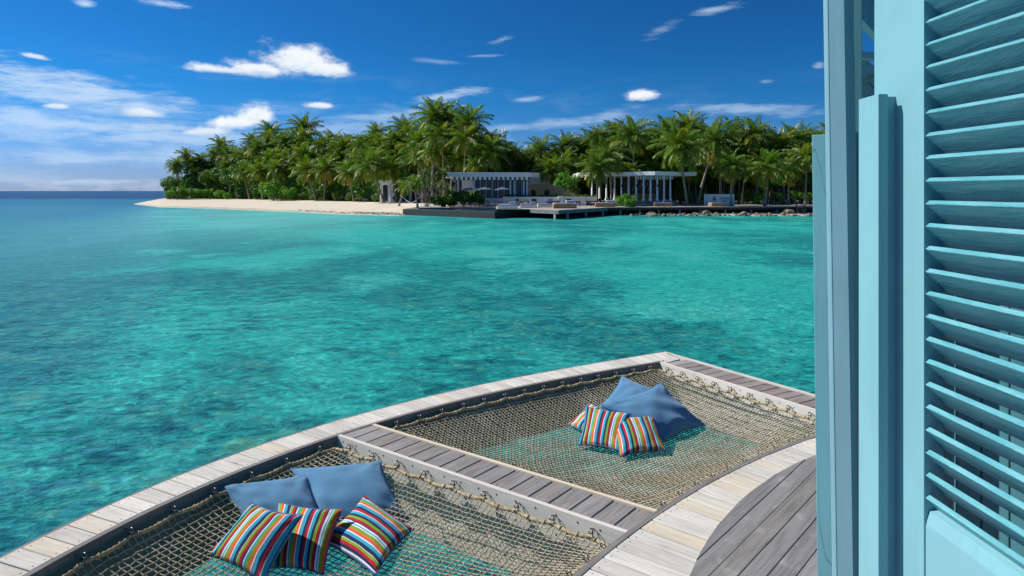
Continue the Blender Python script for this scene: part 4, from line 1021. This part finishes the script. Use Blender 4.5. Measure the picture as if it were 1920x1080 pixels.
# screw pine by the pool: several stems with strap leaf heads
def screw_pine(pts,Y,base,label):
    root=empty('screw_pine',tuple(W(base[0],base[1],Y)),label,'tree'); mt=MB(); ml=MB(); rn=random.Random(12); b=W(base[0],base[1],Y); b.z=1.0
    for px,py in pts:
        c=W(px,py,Y+rn.uniform(-1.2,1.2)); mt.tube([b+Vector((rn.uniform(-.3,.3),0,0)),b.lerp(c,.5)+Vector((rn.uniform(-.4,.4),0,-.2)),c],[.11,.08,.05],5)
        for k in range(46):
            az=rn.uniform(0,6.28); e=R(rn.uniform(-25,80)); L=rn.uniform(.8,1.25); h=Vector((math.cos(az),math.sin(az),0)); d=h*math.cos(e)+Vector((0,0,math.sin(e))); m_=c+d*L*.55; t=c+d*L*.9+Vector((0,0,-.35*L)); w=Vector((-h.y,h.x,0))*.06; tn=rn.random()**3
            ml.add([c-w,c+w,m_+w,m_-w,t+w*.2,t-w*.2],[(0,1,2,3),(3,2,4,5)],0,tn)
    part(mt,'trunk',M_bark,root); part(ml,'crown',M_leafo,root)
screw_pine([(790,327),(803,318),(815,312),(824,322),(835,330),(779,335),(795,340),(812,336),(842,342),(826,345),(786,348),(806,350),(850,348),(838,318)],97,(800,386),'spiky screw pine with several grey stems beside the pool')
screw_pine([(848,352),(840,362),(832,356)],99,(845,384),'small spiky screw pine tucked behind the hedge')

# ------------------------------------------------------------------ cottage, pavilions, walls
def PB(mb,px0,px1,Y0,Y1,z0,z1,mi=0,tone=.5): mb.box((px0-960)/F*Y0,(px1-960)/F*Y0,Y0,Y1,z0,z1,mi,tone)
def zz(py,Y): return CZ-(py-HOR)/F*Y
r=empty('beach_cottage',tuple(W(740,380,128)),'white beach cottage half hidden by palms, left of the pool','cottage'); Y=126
mb=MB(); PB(mb,713,772,Y,Y+6,1,zz(343,Y)); part(mb,'wall',M_whtw,r)
mb=MB(); PB(mb,708,780,Y-1,Y+7,zz(343,Y),zz(338,Y)); part(mb,'roof',M_wht,r)
for a,b in ((718,727),(741,750),(756,766)):
    mb=MB(); PB(mb,a,b,Y-.05,Y+.02,1.3,zz(347,Y)); part(mb,'door',M_glassd,r,bevel=.01)
for a in (714,732,753,771):
    mb=MB(); mb.lathe(W(a,378,Y-.8).xy.to_3d()+Vector((0,0,1)),[(.16,0),(.12,.2),(.12,zz(343,Y)-1)],8); part(mb,'column',M_wht,r)
mb=MB(); PB(mb,710,774,Y-1.6,Y-.1,.9,1.25); part(mb,'step',M_whtw,r)
# striped pavilion
r=empty('striped_pavilion',tuple(W(915,372,100)),'pavilion with a blue and white striped valance and tall blue slatted walls','pavilion'); Y=101; zb=1.5; zt_=zz(332,Y)
mb=MB(); mb.prism([((836-960)/F*(Y-1.5),Y-1.5),((995-960)/F*(Y-1.2),Y-1.2),((1012-960)/F*(Y+2),Y+2),((1012-960)/F*(Y+9),Y+9),((836-960)/F*(Y+9),Y+9)],zt_,zz(324,Y)); part(mb,'roof',M_wht,r,bevel=.03)
mb=MB()
for k in range(34):
    a=846+k*4.35; PB(mb,a,a+4.3,Y-.9,Y-.86,zz(338.5,Y)+(.0 if k%2 else .08),zt_+.0,k%2)
part(mb,'valance',[M_wht,M_dblue],r)
mb=MB(); PB(mb,860,992,Y+.6,Y+.7,zb,zt_); part(mb,'glazing',M_glassd,r)
for k in range(19):
    a=888+k*5.6; mb=MB(); PB(mb,a,a+(2.6 if k%3 else 3.4),Y+.2,Y+.4,zb,zt_); part(mb,'slat_panel',M_dblue if k%2 else M_conc,r)
for a in (846,852,859,888,957,964.5,982,988):
    mb=MB(); c=W(a,370,Y-.3); mb.lathe((c.x,c.y,zb),[(.20,0),(.20,.2),(.13,.35),(.13,zt_-zb)],8); part(mb,'column',M_wht,r)
mb=MB(); PB(mb,866,886,Y+.5,Y+.58,zb+1.2,zt_-.3); part(mb,'back_wall',M_whtw,r)
mb=MB(); PB(mb,838,1000,Y-1.5,Y+8,.9,zb); part(mb,'floor',M_whtw,r)
# back building and sandstone wall
r=empty('white_back_building',tuple(W(1020,350,118)),'long white flat-roofed building behind the yellow sandstone wall','building')
mb=MB(); PB(mb,975,1072,118,124,1,zz(328,118)); part(mb,'wall',M_whtw,r)
mb=MB(); PB(mb,970,1052,116.5,126,zz(328,118),zz(324,118)); part(mb,'roof',M_wht,r,bevel=.03)
mb=MB(); PB(mb,982,987,119,120,zz(324,118),zz(319.5,118)); part(mb,'chimney',M_palewd,r)
r=empty('sandstone_wall',tuple(W(1034,366,106)),'yellow sandstone garden wall between the two pavilions','wall')
mb=MB(); Q=[((992-960)/F*109,109),((1077-960)/F*104.6,104.6),((1077-960)/F*104.6+.3,105),((992-960)/F*109+.3,109.4)]; mb.prism(Q,1,zz(346.5,106)); part(mb,'masonry',M_stone,r,bevel=.03)
mb=MB(); mb.prism([(a+(b-106.8)*0,b+o) for (a,b),o in zip(Q,(-.06,-.06,.06,.06))],zz(346.5,106)+.002,zz(346,106)+.06); part(mb,'coping',M_palewd,r)
r=empty('white_garden_wall',tuple(W(1025,382,99)),'low white garden wall topped with clipped greenery behind the daybeds','wall')
mb=MB(); PB(mb,943,1047,99,99.5,.9,zz(369,99)); PB(mb,1047.2,1056,98.6,99.4,.9,zz(368,99)); PB(mb,1056.2,1118,99.2,99.7,.9,zz(369,99)); part(mb,'masonry',M_wht,r,bevel=.02)
mb=MB(); PB(mb,905,943,98,98.4,.9,zz(372,98)); part(mb,'end_block',M_whtw,r)
mb=MB(); rh=random.Random(8)
for k in range(24): foliage(mb,W(946+k*7.2,368,100.2),.34,110,.22,rh,(1.2,.8,.7),6,.5)
part(mb,'planting',M_leafd,r)
r=empty('terrace_bank',tuple(W(1020,372,103)),'raised white terrace under the sandstone wall','terrace')
mb=MB(); PB(mb,943,1120,99.75,112,.9,2.0); part(mb,'slab',M_whtw,r)
for i,(px,l) in enumerate(((1000,'black ball-shaped urn on the white garden wall, left one'),(1025.5,'black ball-shaped urn on the white garden wall, right one'))):
    r=empty('ball_urn',tuple(W(px,368,101)),l,'urn','black urns on the garden wall'); mb=MB(); c=W(px,361,101); mb.lathe(c,[(.12,-.42),(.35,-.28),(.42,0),(.35,.28),(.15,.40)],14); part(mb,'body',M_black,r)
    mb=MB(); mb.lathe((c.x,c.y,2.0),[(.2,0),(.12,c.z-.36-2.0)],10); part(mb,'foot',M_black,r)
# columned pavilion
r=empty('columned_pavilion',tuple(W(1180,374,99)),'open pavilion with a white angular flat roof and a row of round white columns','pavilion'); Y=98; zb=1.75; zt_=zz(329,97)
zr1=zz(322,97)
L_=((1084-960)/F*102,102); Cc=((1228-960)/F*95.5,95.5); Rr=((1305-960)/F*99.5,99.5)
mb=MB(); mb.prism([L_,Cc,Rr,(Rr[0]-1,111),(L_[0],111)],zt_,zr1); part(mb,'roof',M_wht,r,bevel=.03)
for k,a in enumerate((1110,1124,1137,1152.4,1165,1178.7,1192.8,1206.7,1219.8,1232.4,1245,1256.7)):
    Yc=101.5-(a-1110)*.045 if a<1228 else 96.6+(a-1232)*.04; c=W(a,370,Yc); mb=MB(); mb.lathe((c.x,c.y,zb),[(.26,0),(.24,.25),(.14,.45),(.115,zt_-zb)],12); col_=part(mb,'column',M_wht,r)
    if k in(1,4,6,9):
        mb=MB(); mb.obox((c.x,c.y-.2,zb+2.2),Vector((.07,0,0)),Vector((0,.06,0)),Vector((0,0,.16))); l_=part(mb,'lantern',M_black,r)
mb=MB()
for k in range(30):
    a=1196+k*2.25; Yv=99.0; 
    x0=(a-960)/F*Yv; mb.prism([(x0,Yv),(x0+.17,Yv),(x0+.17,Yv+.04),(x0,Yv+.04)],zz(336.5,Yv),zt_+.0,k%2)
part(mb,'valance',[M_wht,M_dblue],r)
mb=MB(); PB(mb,1100,1268,Y+1.2,110,.9,zb); PB(mb,1196,1268,Y-.2,Y+1.18,.9,1.5); PB(mb,1194,1275,Y-1.2,Y-.22,.9,1.3); part(mb,'steps',M_palewd,r)
mb=MB(); PB(mb,1183,1232,104,105,zb,zb+1.05); part(mb,'bar_counter',M_teak,r)
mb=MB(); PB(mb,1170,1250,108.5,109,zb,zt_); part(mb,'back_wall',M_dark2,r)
mb=MB()
for k in range(14): PB(mb,1186+k*3.3,1187.6+k*3.3,108.2,108.4,zb+1.5+.4*(k%3),zb+1.9+.4*(k%3))
part(mb,'shelf_bottles',M_grycl,r)
# ------------------------------------------------------------------ pool and pier
pxy=lambda px,Y:((px-960)/F*Y,Y)
r=empty('infinity_pool',(-5,85,.8),'raised dark-walled infinity pool at the water\'s edge','pool')
P=[pxy(755,91),pxy(928,78.8),pxy(1002,84.5),pxy(990,95.5),pxy(771,96)]
mb=MB(); mb.prism(P,-2.2,.80); part(mb,'wall',M_black,r,bevel=.04)
cx=sum(p[0] for p in P)/5; cy=sum(p[1] for p in P)/5
mb=MB(); mb.prism([(cx+(p[0]-cx)*.985,cy+(p[1]-cy)*.96) for p in P],.80,.815)
M_pool=mat('pool_water',lambda t:pbsdf(t,(.004,.03,.045),.04,spec=.6,bump=t.noise(t.mapping(pos(t),(1,2,1)),2.5,3,.5),bstr=.3,bdist=.03)); part(mb,'water_surface',M_pool,r)
mb=MB(); PB(mb,783,842,91.5,97,.83,.98); PB(mb,842.5,932,93.6,97,.83,.98); part(mb,'coping',M_palewd,r,bevel=.01)
r=empty('timber_pier',tuple(W(1280,388,92)),'long grey timber pier deck on short piles in front of the pavilions','pier')
FR=[pxy(930,80.5),pxy(993,80.5),pxy(1048,76),pxy(1140,88.5),pxy(1300,91.5),pxy(1520,94),pxy(1620,95)]
bk=[pxy(1620,104),pxy(1100,104),pxy(940,100),pxy(930,97)]
mb=MB(); mb.prism(FR+bk,.98,1.08); part(mb,'planks',M_palewd,r)
def ribbon2(pts,z0,z1,m,name,root,th=.15):
    mb=MB()
    for a,b in zip(pts,pts[1:]):
        a=Vector(a);b=Vector(b);d=(b-a).normalized(); q=Vector((-d.y,d.x))*th; mb.prism([tuple(a),tuple(b),tuple(b+q),tuple(a+q)],z0,z1,0,.4)
    return part(mb,name,m,root)
ribbon2([(a,b+.06) for a,b in FR[1:4]],.62,1.0,M_greywd,'fascia',r)
ribbon2([(a,b+.1) for a,b in FR[3:]],.66,1.0,M_black,'fascia',r)  # same timber fascia, black here so its shade is in the colour
for a in (1041,1064,1098,1130,1163,1199.5,1235,1274,1312.5,1360,1408,1457,1506):
    x=(a-960)/F; 
    for (ax,ay),(bx_,by) in zip(FR[1:],FR[2:]):
        # where the view direction meets the front line, set back a little
        den=(bx_-ax)-x*(by-ay); s=(x*ay-ax)/den if abs(den)>1e-6 else -1
        if 0<=s<=1: Yp=ay+(by-ay)*s+.35; break
    mb=MB(); mb.lathe((x*Yp,Yp,-2.2),[(.16,0),(.16,3.0)],10); part(mb,'pile',M_conc,r)
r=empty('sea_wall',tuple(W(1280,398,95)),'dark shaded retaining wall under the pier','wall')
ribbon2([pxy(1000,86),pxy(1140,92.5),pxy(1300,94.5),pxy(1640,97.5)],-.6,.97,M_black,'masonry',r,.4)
r=empty('wooden_ladder',tuple(W(1502,407,92)),'brown wooden ladder going down from the pier to the rocks at right','ladder')
for a in (1494,1510):
    mb=MB(); t=W(a-1,386.5,93.7); b=W(a+2,407,92.4); mb.tube([t+Vector((0,0,.25)),b],[.09,.09],4); part(mb,'rail',M_teak,r)
for k in range(6):
    f=(k+.5)/6; a=W(1494,388+18*f,93.6-1.2*f); b=W(1511,388+18*f,93.6-1.2*f); mb=MB(); mb.obox((a+b)/2,(b-a)/2,Vector((0,.1,0)),Vector((0,0,.03))); part(mb,'rung',M_teak,r)
# rocks
def rock_mesh(seed):
    bm=bmesh.new(); bmesh.ops.create_icosphere(bm,subdivisions=2,radius=1); o=Vector((seed*3.1,seed,0))
    for v in bm.verts: v.co*=1+.45*mnoise.noise(v.co*1.3+o)+.2*mnoise.noise(v.co*3+o)
    me=bpy.data.meshes.new('coral_rock'); bm.to_mesh(me); bm.free(); me.materials.append(M_rock); return me
RK=[rock_mesh(i) for i in range(6)]; rr=random.Random(6)
def rock(px,Y,s,label,group=None,zo=0):
    o=bpy.data.objects.new('coral_rock',rr.choice(RK)); COL.objects.link(o); f=(Y-interp(SHORE,px))/12.0; z=gz(px,Y)
    o.location=((px-960)/F*Y,Y,max(z,0)+s*.15+zo); o.scale=(s*rr.uniform(.9,1.5),s,s*rr.uniform(.6,.9)); o.rotation_euler=(rr.uniform(0,.5),rr.uniform(0,.5),rr.uniform(0,6)); tag(o,label,'rock',group)
rock(1222,88,.62,'largest mossy boulder below the pier, left of the middle'); rock(1224,86,.42,'pale boulder at the foot of the largest mossy one'); rock(1245,86,.36,'pale rounded boulder just right of the largest mossy one')
rock(1326,90,.6,'dark boulder in the shade under the pier beneath the sign'); rock(1392,87,.62,'yellowish boulder on the waterline right of the sign'); rock(1481,91,.65,'grey boulder in the shade left of the ladder'); rock(1468,88,.35,'mossy rock left of the grey shaded boulder')
for k in range(190):
    px=rr.uniform(1170,1530); rock(px,interp(SHORE,px)+abs(rr.gauss(0,3.0))+.1,rr.uniform(.10,.28),'small pale coral rock in the band of rubble along the waterline below the pier','small rocks along the waterline')
# ------------------------------------------------------------------ pool furniture
def mk_daybed(base_m,pad_m,top_m):
    r=empty('daybed',(0,0,0)); b=MB(); b.box(-1.35,1.35,-.9,.9,.04,.42); part(b,'base',base_m,r,bevel=.02)
    b=MB(); b.box(-1.3,1.3,-.86,.86,.425,.60); part(b,'mattress',pad_m,r,bevel=.05)
    b=MB(); b.box(.2,1.15,-.3,.75,.62,.92); part(b,'bolster',top_m,r,bevel=.09)
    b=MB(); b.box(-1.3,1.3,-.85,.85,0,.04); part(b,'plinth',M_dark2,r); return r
gd='daybeds along the pier edge'
DB=[(952,82.3,.86,M_whtw,M_grycl,M_grycl,'white-based daybed with grey cushions, leftmost, beside the pool'),(991,86.5,.8,M_whtw,M_grycl,M_grycl,'white-based daybed with grey cushions, second from the pool'),(1023,89,.8,M_whtw,M_grycl,M_navy,'white-based daybed with a navy bolster, third from the pool'),(1058,83.8,1.05,M_teak,M_grycl,M_grycl,'orange teak daybed at the outer corner of the pier'),(1134,91,.95,M_teak,M_grycl,M_grycl,'orange teak daybed left of the round clipped bush'),(1242,94.3,.9,M_teak,M_grycl,M_navy,'teak daybed with navy cushions in front of the pavilion steps'),(1345,94.6,.8,M_teak,M_grycl,M_navy,'low teak daybed with a flat mattress in front of the white sign')]
for px,Y,s,a,b,c,l in DB:
    r=mk_daybed(a,b,c)
    if px==1345:
        for o_ in [q for q in bpy.data.objects if q.parent==r and q.name.startswith('bolster')]: bpy.data.objects.remove(o_)
    r.location=((px-960)/F*Y,Y,1.085); r.scale=(s,)*3; r.rotation_euler=(0,0,R(prng.uniform(-6,6))); tag(r,l,'daybed',gd)
def mk_lounger():
    r=empty('sun_lounger',(0,0,0)); b=MB(); b.box(-1.0,1.0,-.33,.33,.26,.34); part(b,'frame',M_teak,r,bevel=.01)
    for x in(-.85,.85):
        for y in(-.27,.27):
            b=MB(); b.box(x-.04,x+.04,y-.04,y+.04,0,.26); part(b,'leg',M_teak,r)
    b=MB(); b.box(-.35,1.0,-.32,.32,.345,.42); part(b,'mattress',M_grycl,r,bevel=.02)
    b=MB(); b.obox((-.66,0,.62),Vector((.38,0,-.27)),Vector((0,.32,0)),Vector((.022,0,.03))); part(b,'backrest',M_navy,r,bevel=.015); return r
lo=mk_lounger(); remember(lo)
for i,(px,Y,l) in enumerate(((880,95,'leftmost sun lounger under the grey umbrellas'),(893,96,'second sun lounger from the left'),(910,95,'third sun lounger, in the middle of the five'),(925,96,'fourth sun lounger from the left'),(944,95,'rightmost sun lounger, next to the white-based daybeds'))):
    o=lo if i==0 else copy_tree(lo); o.location=((px-960)/F*Y,Y,.985); o.rotation_euler=(0,0,R(8-6*i)); tag(o,l,'sun lounger','sun loungers by the pool')
def mk_umb():
    r=empty('sun_umbrella',(0,0,0)); b=MB(); b.tube([(0,0,0),(0,0,2.75)],.035,8); part(b,'pole',M_teak,r)
    b=MB(); n=8; vs=[(0,0,2.8)]+[(1.25*math.cos(k*math.pi/4),1.25*math.sin(k*math.pi/4),2.42) for k in range(n)]+[(1.25*math.cos(k*math.pi/4),1.25*math.sin(k*math.pi/4),2.30) for k in range(n)]+[(0,0,2.74)]
    b.add(vs,[(0,1+k,1+(k+1)%n) for k in range(n)]+[(1+k,9+k,9+(k+1)%n,1+(k+1)%n) for k in range(n)]+[(17,1+(k+1)%n,1+k) for k in range(n)]); part(b,'canopy',M_umb,r)
    b=MB(); b.lathe((0,0,0),[(.25,0),(.22,.08),(.05,.10)],10); part(b,'base',M_conc,r); return r
um=mk_umb(); remember(um)
for i,(px,l) in enumerate(((881,'grey umbrella at left of the three by the pool hedge'),(909,'middle grey umbrella by the pool hedge'),(942,'right-hand grey umbrella in front of the blue slatted wall'))):
    o=um if i==0 else copy_tree(um); Y=97.5; o.location=((px-960)/F*Y,Y,.985); o.rotation_euler=(0,0,i); tag(o,l,'umbrella','grey sun umbrellas')
def mk_chair():
    r=empty('armchair',(0,0,0)); b=MB(); b.box(-.32,.32,-.3,.3,.34,.44); part(b,'seat',M_grycl,r,bevel=.02)
    b=MB(); b.obox((0,.31,.66),Vector((.33,0,0)),Vector((0,.03,0)),Vector((0,.05,.26))); part(b,'backrest',M_wick,r,bevel=.02)
    for x in(-1,1):
        b=MB(); b.box(x*.34-.03,x*.34+.03,-.3,.32,.44,.62); part(b,'arm',M_wick,r,bevel=.01)
        for y in(-.26,.26):
            b=MB(); b.box(x*.3-.03,x*.3+.03,y-.03,y+.03,0,.36); part(b,'leg',M_wick,r)
    return r
ch=mk_chair(); remember(ch)
CH=[(974,95.5,1.0,'wicker armchair leftmost behind the daybeds, facing right'),(989,95.5,2.2,'brown wicker armchair beside the leftmost one'),(1002,96,.1,'small wicker armchair at the green end of the white wall'),(1030,96,-.4,'grey-cushioned wicker chair before the middle of the white wall'),(1044,96,-1.2,'wicker chair turned left before the projecting white wall end'),(1068,95.5,.2,'rounded dark wicker chair behind the corner daybed'),(1083,95.5,-1.5,'slim wicker chair right of the rounded dark one'),(1104,96,1.4,'tan wicker chair at the left foot of the columned pavilion'),(1113,97,-.8,'tan wicker chair beside the first white column'),(1126,97,.5,'wicker chair under the spiky palm'),(1140,97.5,-.3,'white-cushioned chair left of the slim palm trunk')]
for i,(px,Y,rz,l) in enumerate(CH):
    o=ch if i==0 else copy_tree(ch); o.location=((px-960)/F*Y,Y,1.085); o.rotation_euler=(0,0,rz); o.scale=(1.12,)*3; tag(o,l,'chair','wicker chairs on the terrace')
# beach chairs and table in the shade of the left palms
def mk_table():
    r=empty('beach_table',(0,0,0)); b=MB(); b.lathe((0,0,.66),[(.6,0),(.6,.06)],16); part(b,'table_top',M_teak,r)
    b=MB(); b.lathe((0,0,0),[(.3,0),(.12,.1),(.12,.66)],10); part(b,'pedestal',M_teak,r); return r
t_=mk_table(); t_.location=((674-960)/F*131,131,1.05); tag(t_,'round orange wooden table in the shade under the beach palms','table')
o=copy_tree(ch); o.location=((684-960)/F*131,131,1.05); o.rotation_euler=(0,0,1.2); tag(o,'orange-brown chair right of the round beach table','chair','wicker chairs on the terrace')
# hammock and rail near the pool
r=empty('white_hammock',tuple(W(771,379,103)),'white hammock slung low beside the golden palm','hammock'); b=MB()
pts=[W(761+20*f,374.5+5*math.sin(math.pi*f),103) for f in np.linspace(0,1,9)]
for q,q2 in zip(pts,pts[1:]): b.add([q+Vector((0,-.35,.0)),q2+Vector((0,-.35,.0)),q2+Vector((0,.35,.0)),q+Vector((0,.35,.0)),q+Vector((0,-.3,-.09)),q2+Vector((0,-.3,-.09)),q2+Vector((0,.3,-.09)),q+Vector((0,.3,-.09))],[(0,1,2,3),(7,6,5,4),(0,4,5,1),(3,2,6,7)])
part(b,'cloth',M_wht,r); b=MB(); b.tube([pts[0],pts[0]+Vector((-.9,0,.7))],.03,5); b.tube([pts[-1],pts[-1]+Vector((.9,0,.7))],.03,5); part(b,'rope',M_whtw,r)
r=empty('pool_railing',tuple(W(804,388,95)),'low white railing on the sand at the left back of the pool','railing'); b=MB()
for k in range(9): b.tube([W(785+k*4.6,388.5,95),W(785+k*4.6,382.5,95)],.03,5)
part(b,'post',M_wht,r); b=MB(); b.tube([W(785,382.5,95),W(822,382.5,95)],.035,5); part(b,'top_rail',M_wht,r)
# sign
r=empty('resort_sign',tuple(W(1349,388,96.6)),'white rectangular name sign with dark palm emblem, standing behind the pier','sign'); Y=96.6; zs0=1.05; zs1=zz(364.2,Y)
mb=MB(); PB(mb,1328.5,1372,Y,Y+.35,zs0,zs1); part(mb,'panel',M_whtw,r,bevel=.01)
mb=MB(); PB(mb,1325,1328.3,Y-.12,Y+.45,zs0-.02,zs1+.02); part(mb,'end_post',M_wht,r,bevel=.01)
M_ink=mat('sign_lettering',lambda t:pbsdf(t,(.05,.05,.055),.6))
def text(body,px,py,h,name,wide=None):
    cu=bpy.data.curves.new('t','FONT'); cu.body=body; cu.size=h*1.38; cu.extrude=.012; cu.align_x='LEFT'; cu.align_y='BOTTOM_BASELINE' if False else 'BOTTOM'
    ob=bpy.data.objects.new('t',cu); COL.objects.link(ob); dg=bpy.context.evaluated_depsgraph_get(); dg.update(); me=bpy.data.meshes.new_from_object(ob.evaluated_get(dg)); bpy.data.objects.remove(ob)
    co=np.zeros(len(me.vertices)*3); me.vertices.foreach_get('co',co); co=co.reshape(-1,3); w0=co[:,0].max()-co[:,0].min(); sx=(wide/w0) if wide else 1; hh=co[:,1].max()-co[:,1].min(); sy=h/hh
    o=bpy.data.objects.new(name,me); me.materials.clear(); me.materials.append(M_ink); COL.objects.link(o); o.parent=r
    c=W(px,py,Y-.02); o.location=c-Vector(r.location); o.rotation_euler=(R(90),0,0); o.scale=(sx,sy,1); return o
u=1/F*Y
text('RAFFLES',1348.8,371.6+2.6,3.4*u,'lettering',16.2*u); text('MALDIVES',1352.6,376.4,1.1*u,'small_lettering',7.6*u); text('MERADHOO',1352.3,378.4,1.1*u,'small_lettering',8.2*u)
mb=MB(); b0=W(1341,378.5,Y-.03)
for sg in(-1,1):
    for k in range(5):
        a=R(90+sg*(8+k*17)); L=.66-.03*k; n=6; pts=[]
        for i in range(n+1):
            s=i/n; aa=a+sg*s*R(22+14*k); pts.append(b0+Vector((math.cos(a)*L*s*.9+sg*(.03+.06*s*k*.5),0,.10+L*math.sin(a)*s*1.1+.16-.10*k*s*s*.9)))
        for p,q,w in zip(pts,pts[1:],[.02,.035,.04,.035,.025,.012]):
            mb.obox((p+q)/2,(q-p)/2,Vector((0,.008,0)),Vector((w*.6*abs(math.sin(a)),0,w*.6)))
mb.obox(b0+Vector((0,0,.22)),Vector((.022,0,0)),Vector((0,.008,0)),Vector((0,0,.30)))
part(mb,'emblem',M_ink,r)
r.rotation_euler=(0,0,R(-30)); r.scale=(1.14,1,1)
# antenna mast behind the grove
r=empty('antenna_mast',tuple(W(944,330,135)),'thin pale antenna mast poking out above the palms','antenna')
for a,y0 in ((942,249),(947.5,248)):
    mb=MB(); mb.tube([W(a,330,135),W(a,y0+8,135),W(a,y0-8,135)],[.15,.13,.10],6); part(mb,'pole',M_wht,r)
mb=MB(); mb.lathe(W(944.5,255,134.6),[(.05,-.4),(.35,-.25),(.42,0),(.3,.3),(.05,.4)],10); part(mb,'dish',M_wht,r)
# thin line of surf where the lagoon meets the beach
M_foam=mat('surf_foam',lambda t:pbsdf(t,(.80,.84,.84),.7))
mb=MB(); vs=[]
for i in range(0,330):
    px=258+i*1.5; Y=interp(SHORE,px)+mnoise.noise(Vector((px*.05,0,0)))*1.2; w=.10+.55*max(0,mnoise.noise(Vector((px*.11,4,0)))+.35); Y0=Y-.4+mnoise.noise(Vector((px*.2,9,0)))*.5; vs+=[((px-960)/F*Y0,Y0,.012),((px-960)/F*(Y0+w*2),Y0+w*2,.03)]
mb.add(vs,[(2*i,2*i+2,2*i+3,2*i+1) for i in range(len(vs)//2-1)]); tag(mb.build('surf_foam',M_foam),kind='stuff')
# stray leaves and seaweed line on the beach
r=MB(); rw=random.Random(3)
for k in range(260):
    px=rw.uniform(560,755) if k%3 else rw.uniform(660,752); s=interp(SHORE,px); tr=interp(TREE,px); f=.10+rw.gauss(0,.03)
    Y=s+(tr-s)*abs(f); z=gz(px,Y)+.03; x=(px-960)/F*Y; w=rw.uniform(.06,.25); r.add([(x-w,Y-w*.4,z),(x+w,Y-w*.3,z+.01),(x+w*.7,Y+w*.5,z+.05),(x-w*.8,Y+w*.4,z+.02)],[(0,1,2,3)])
tag(r.build('seaweed_litter',M_soil),kind='stuff')
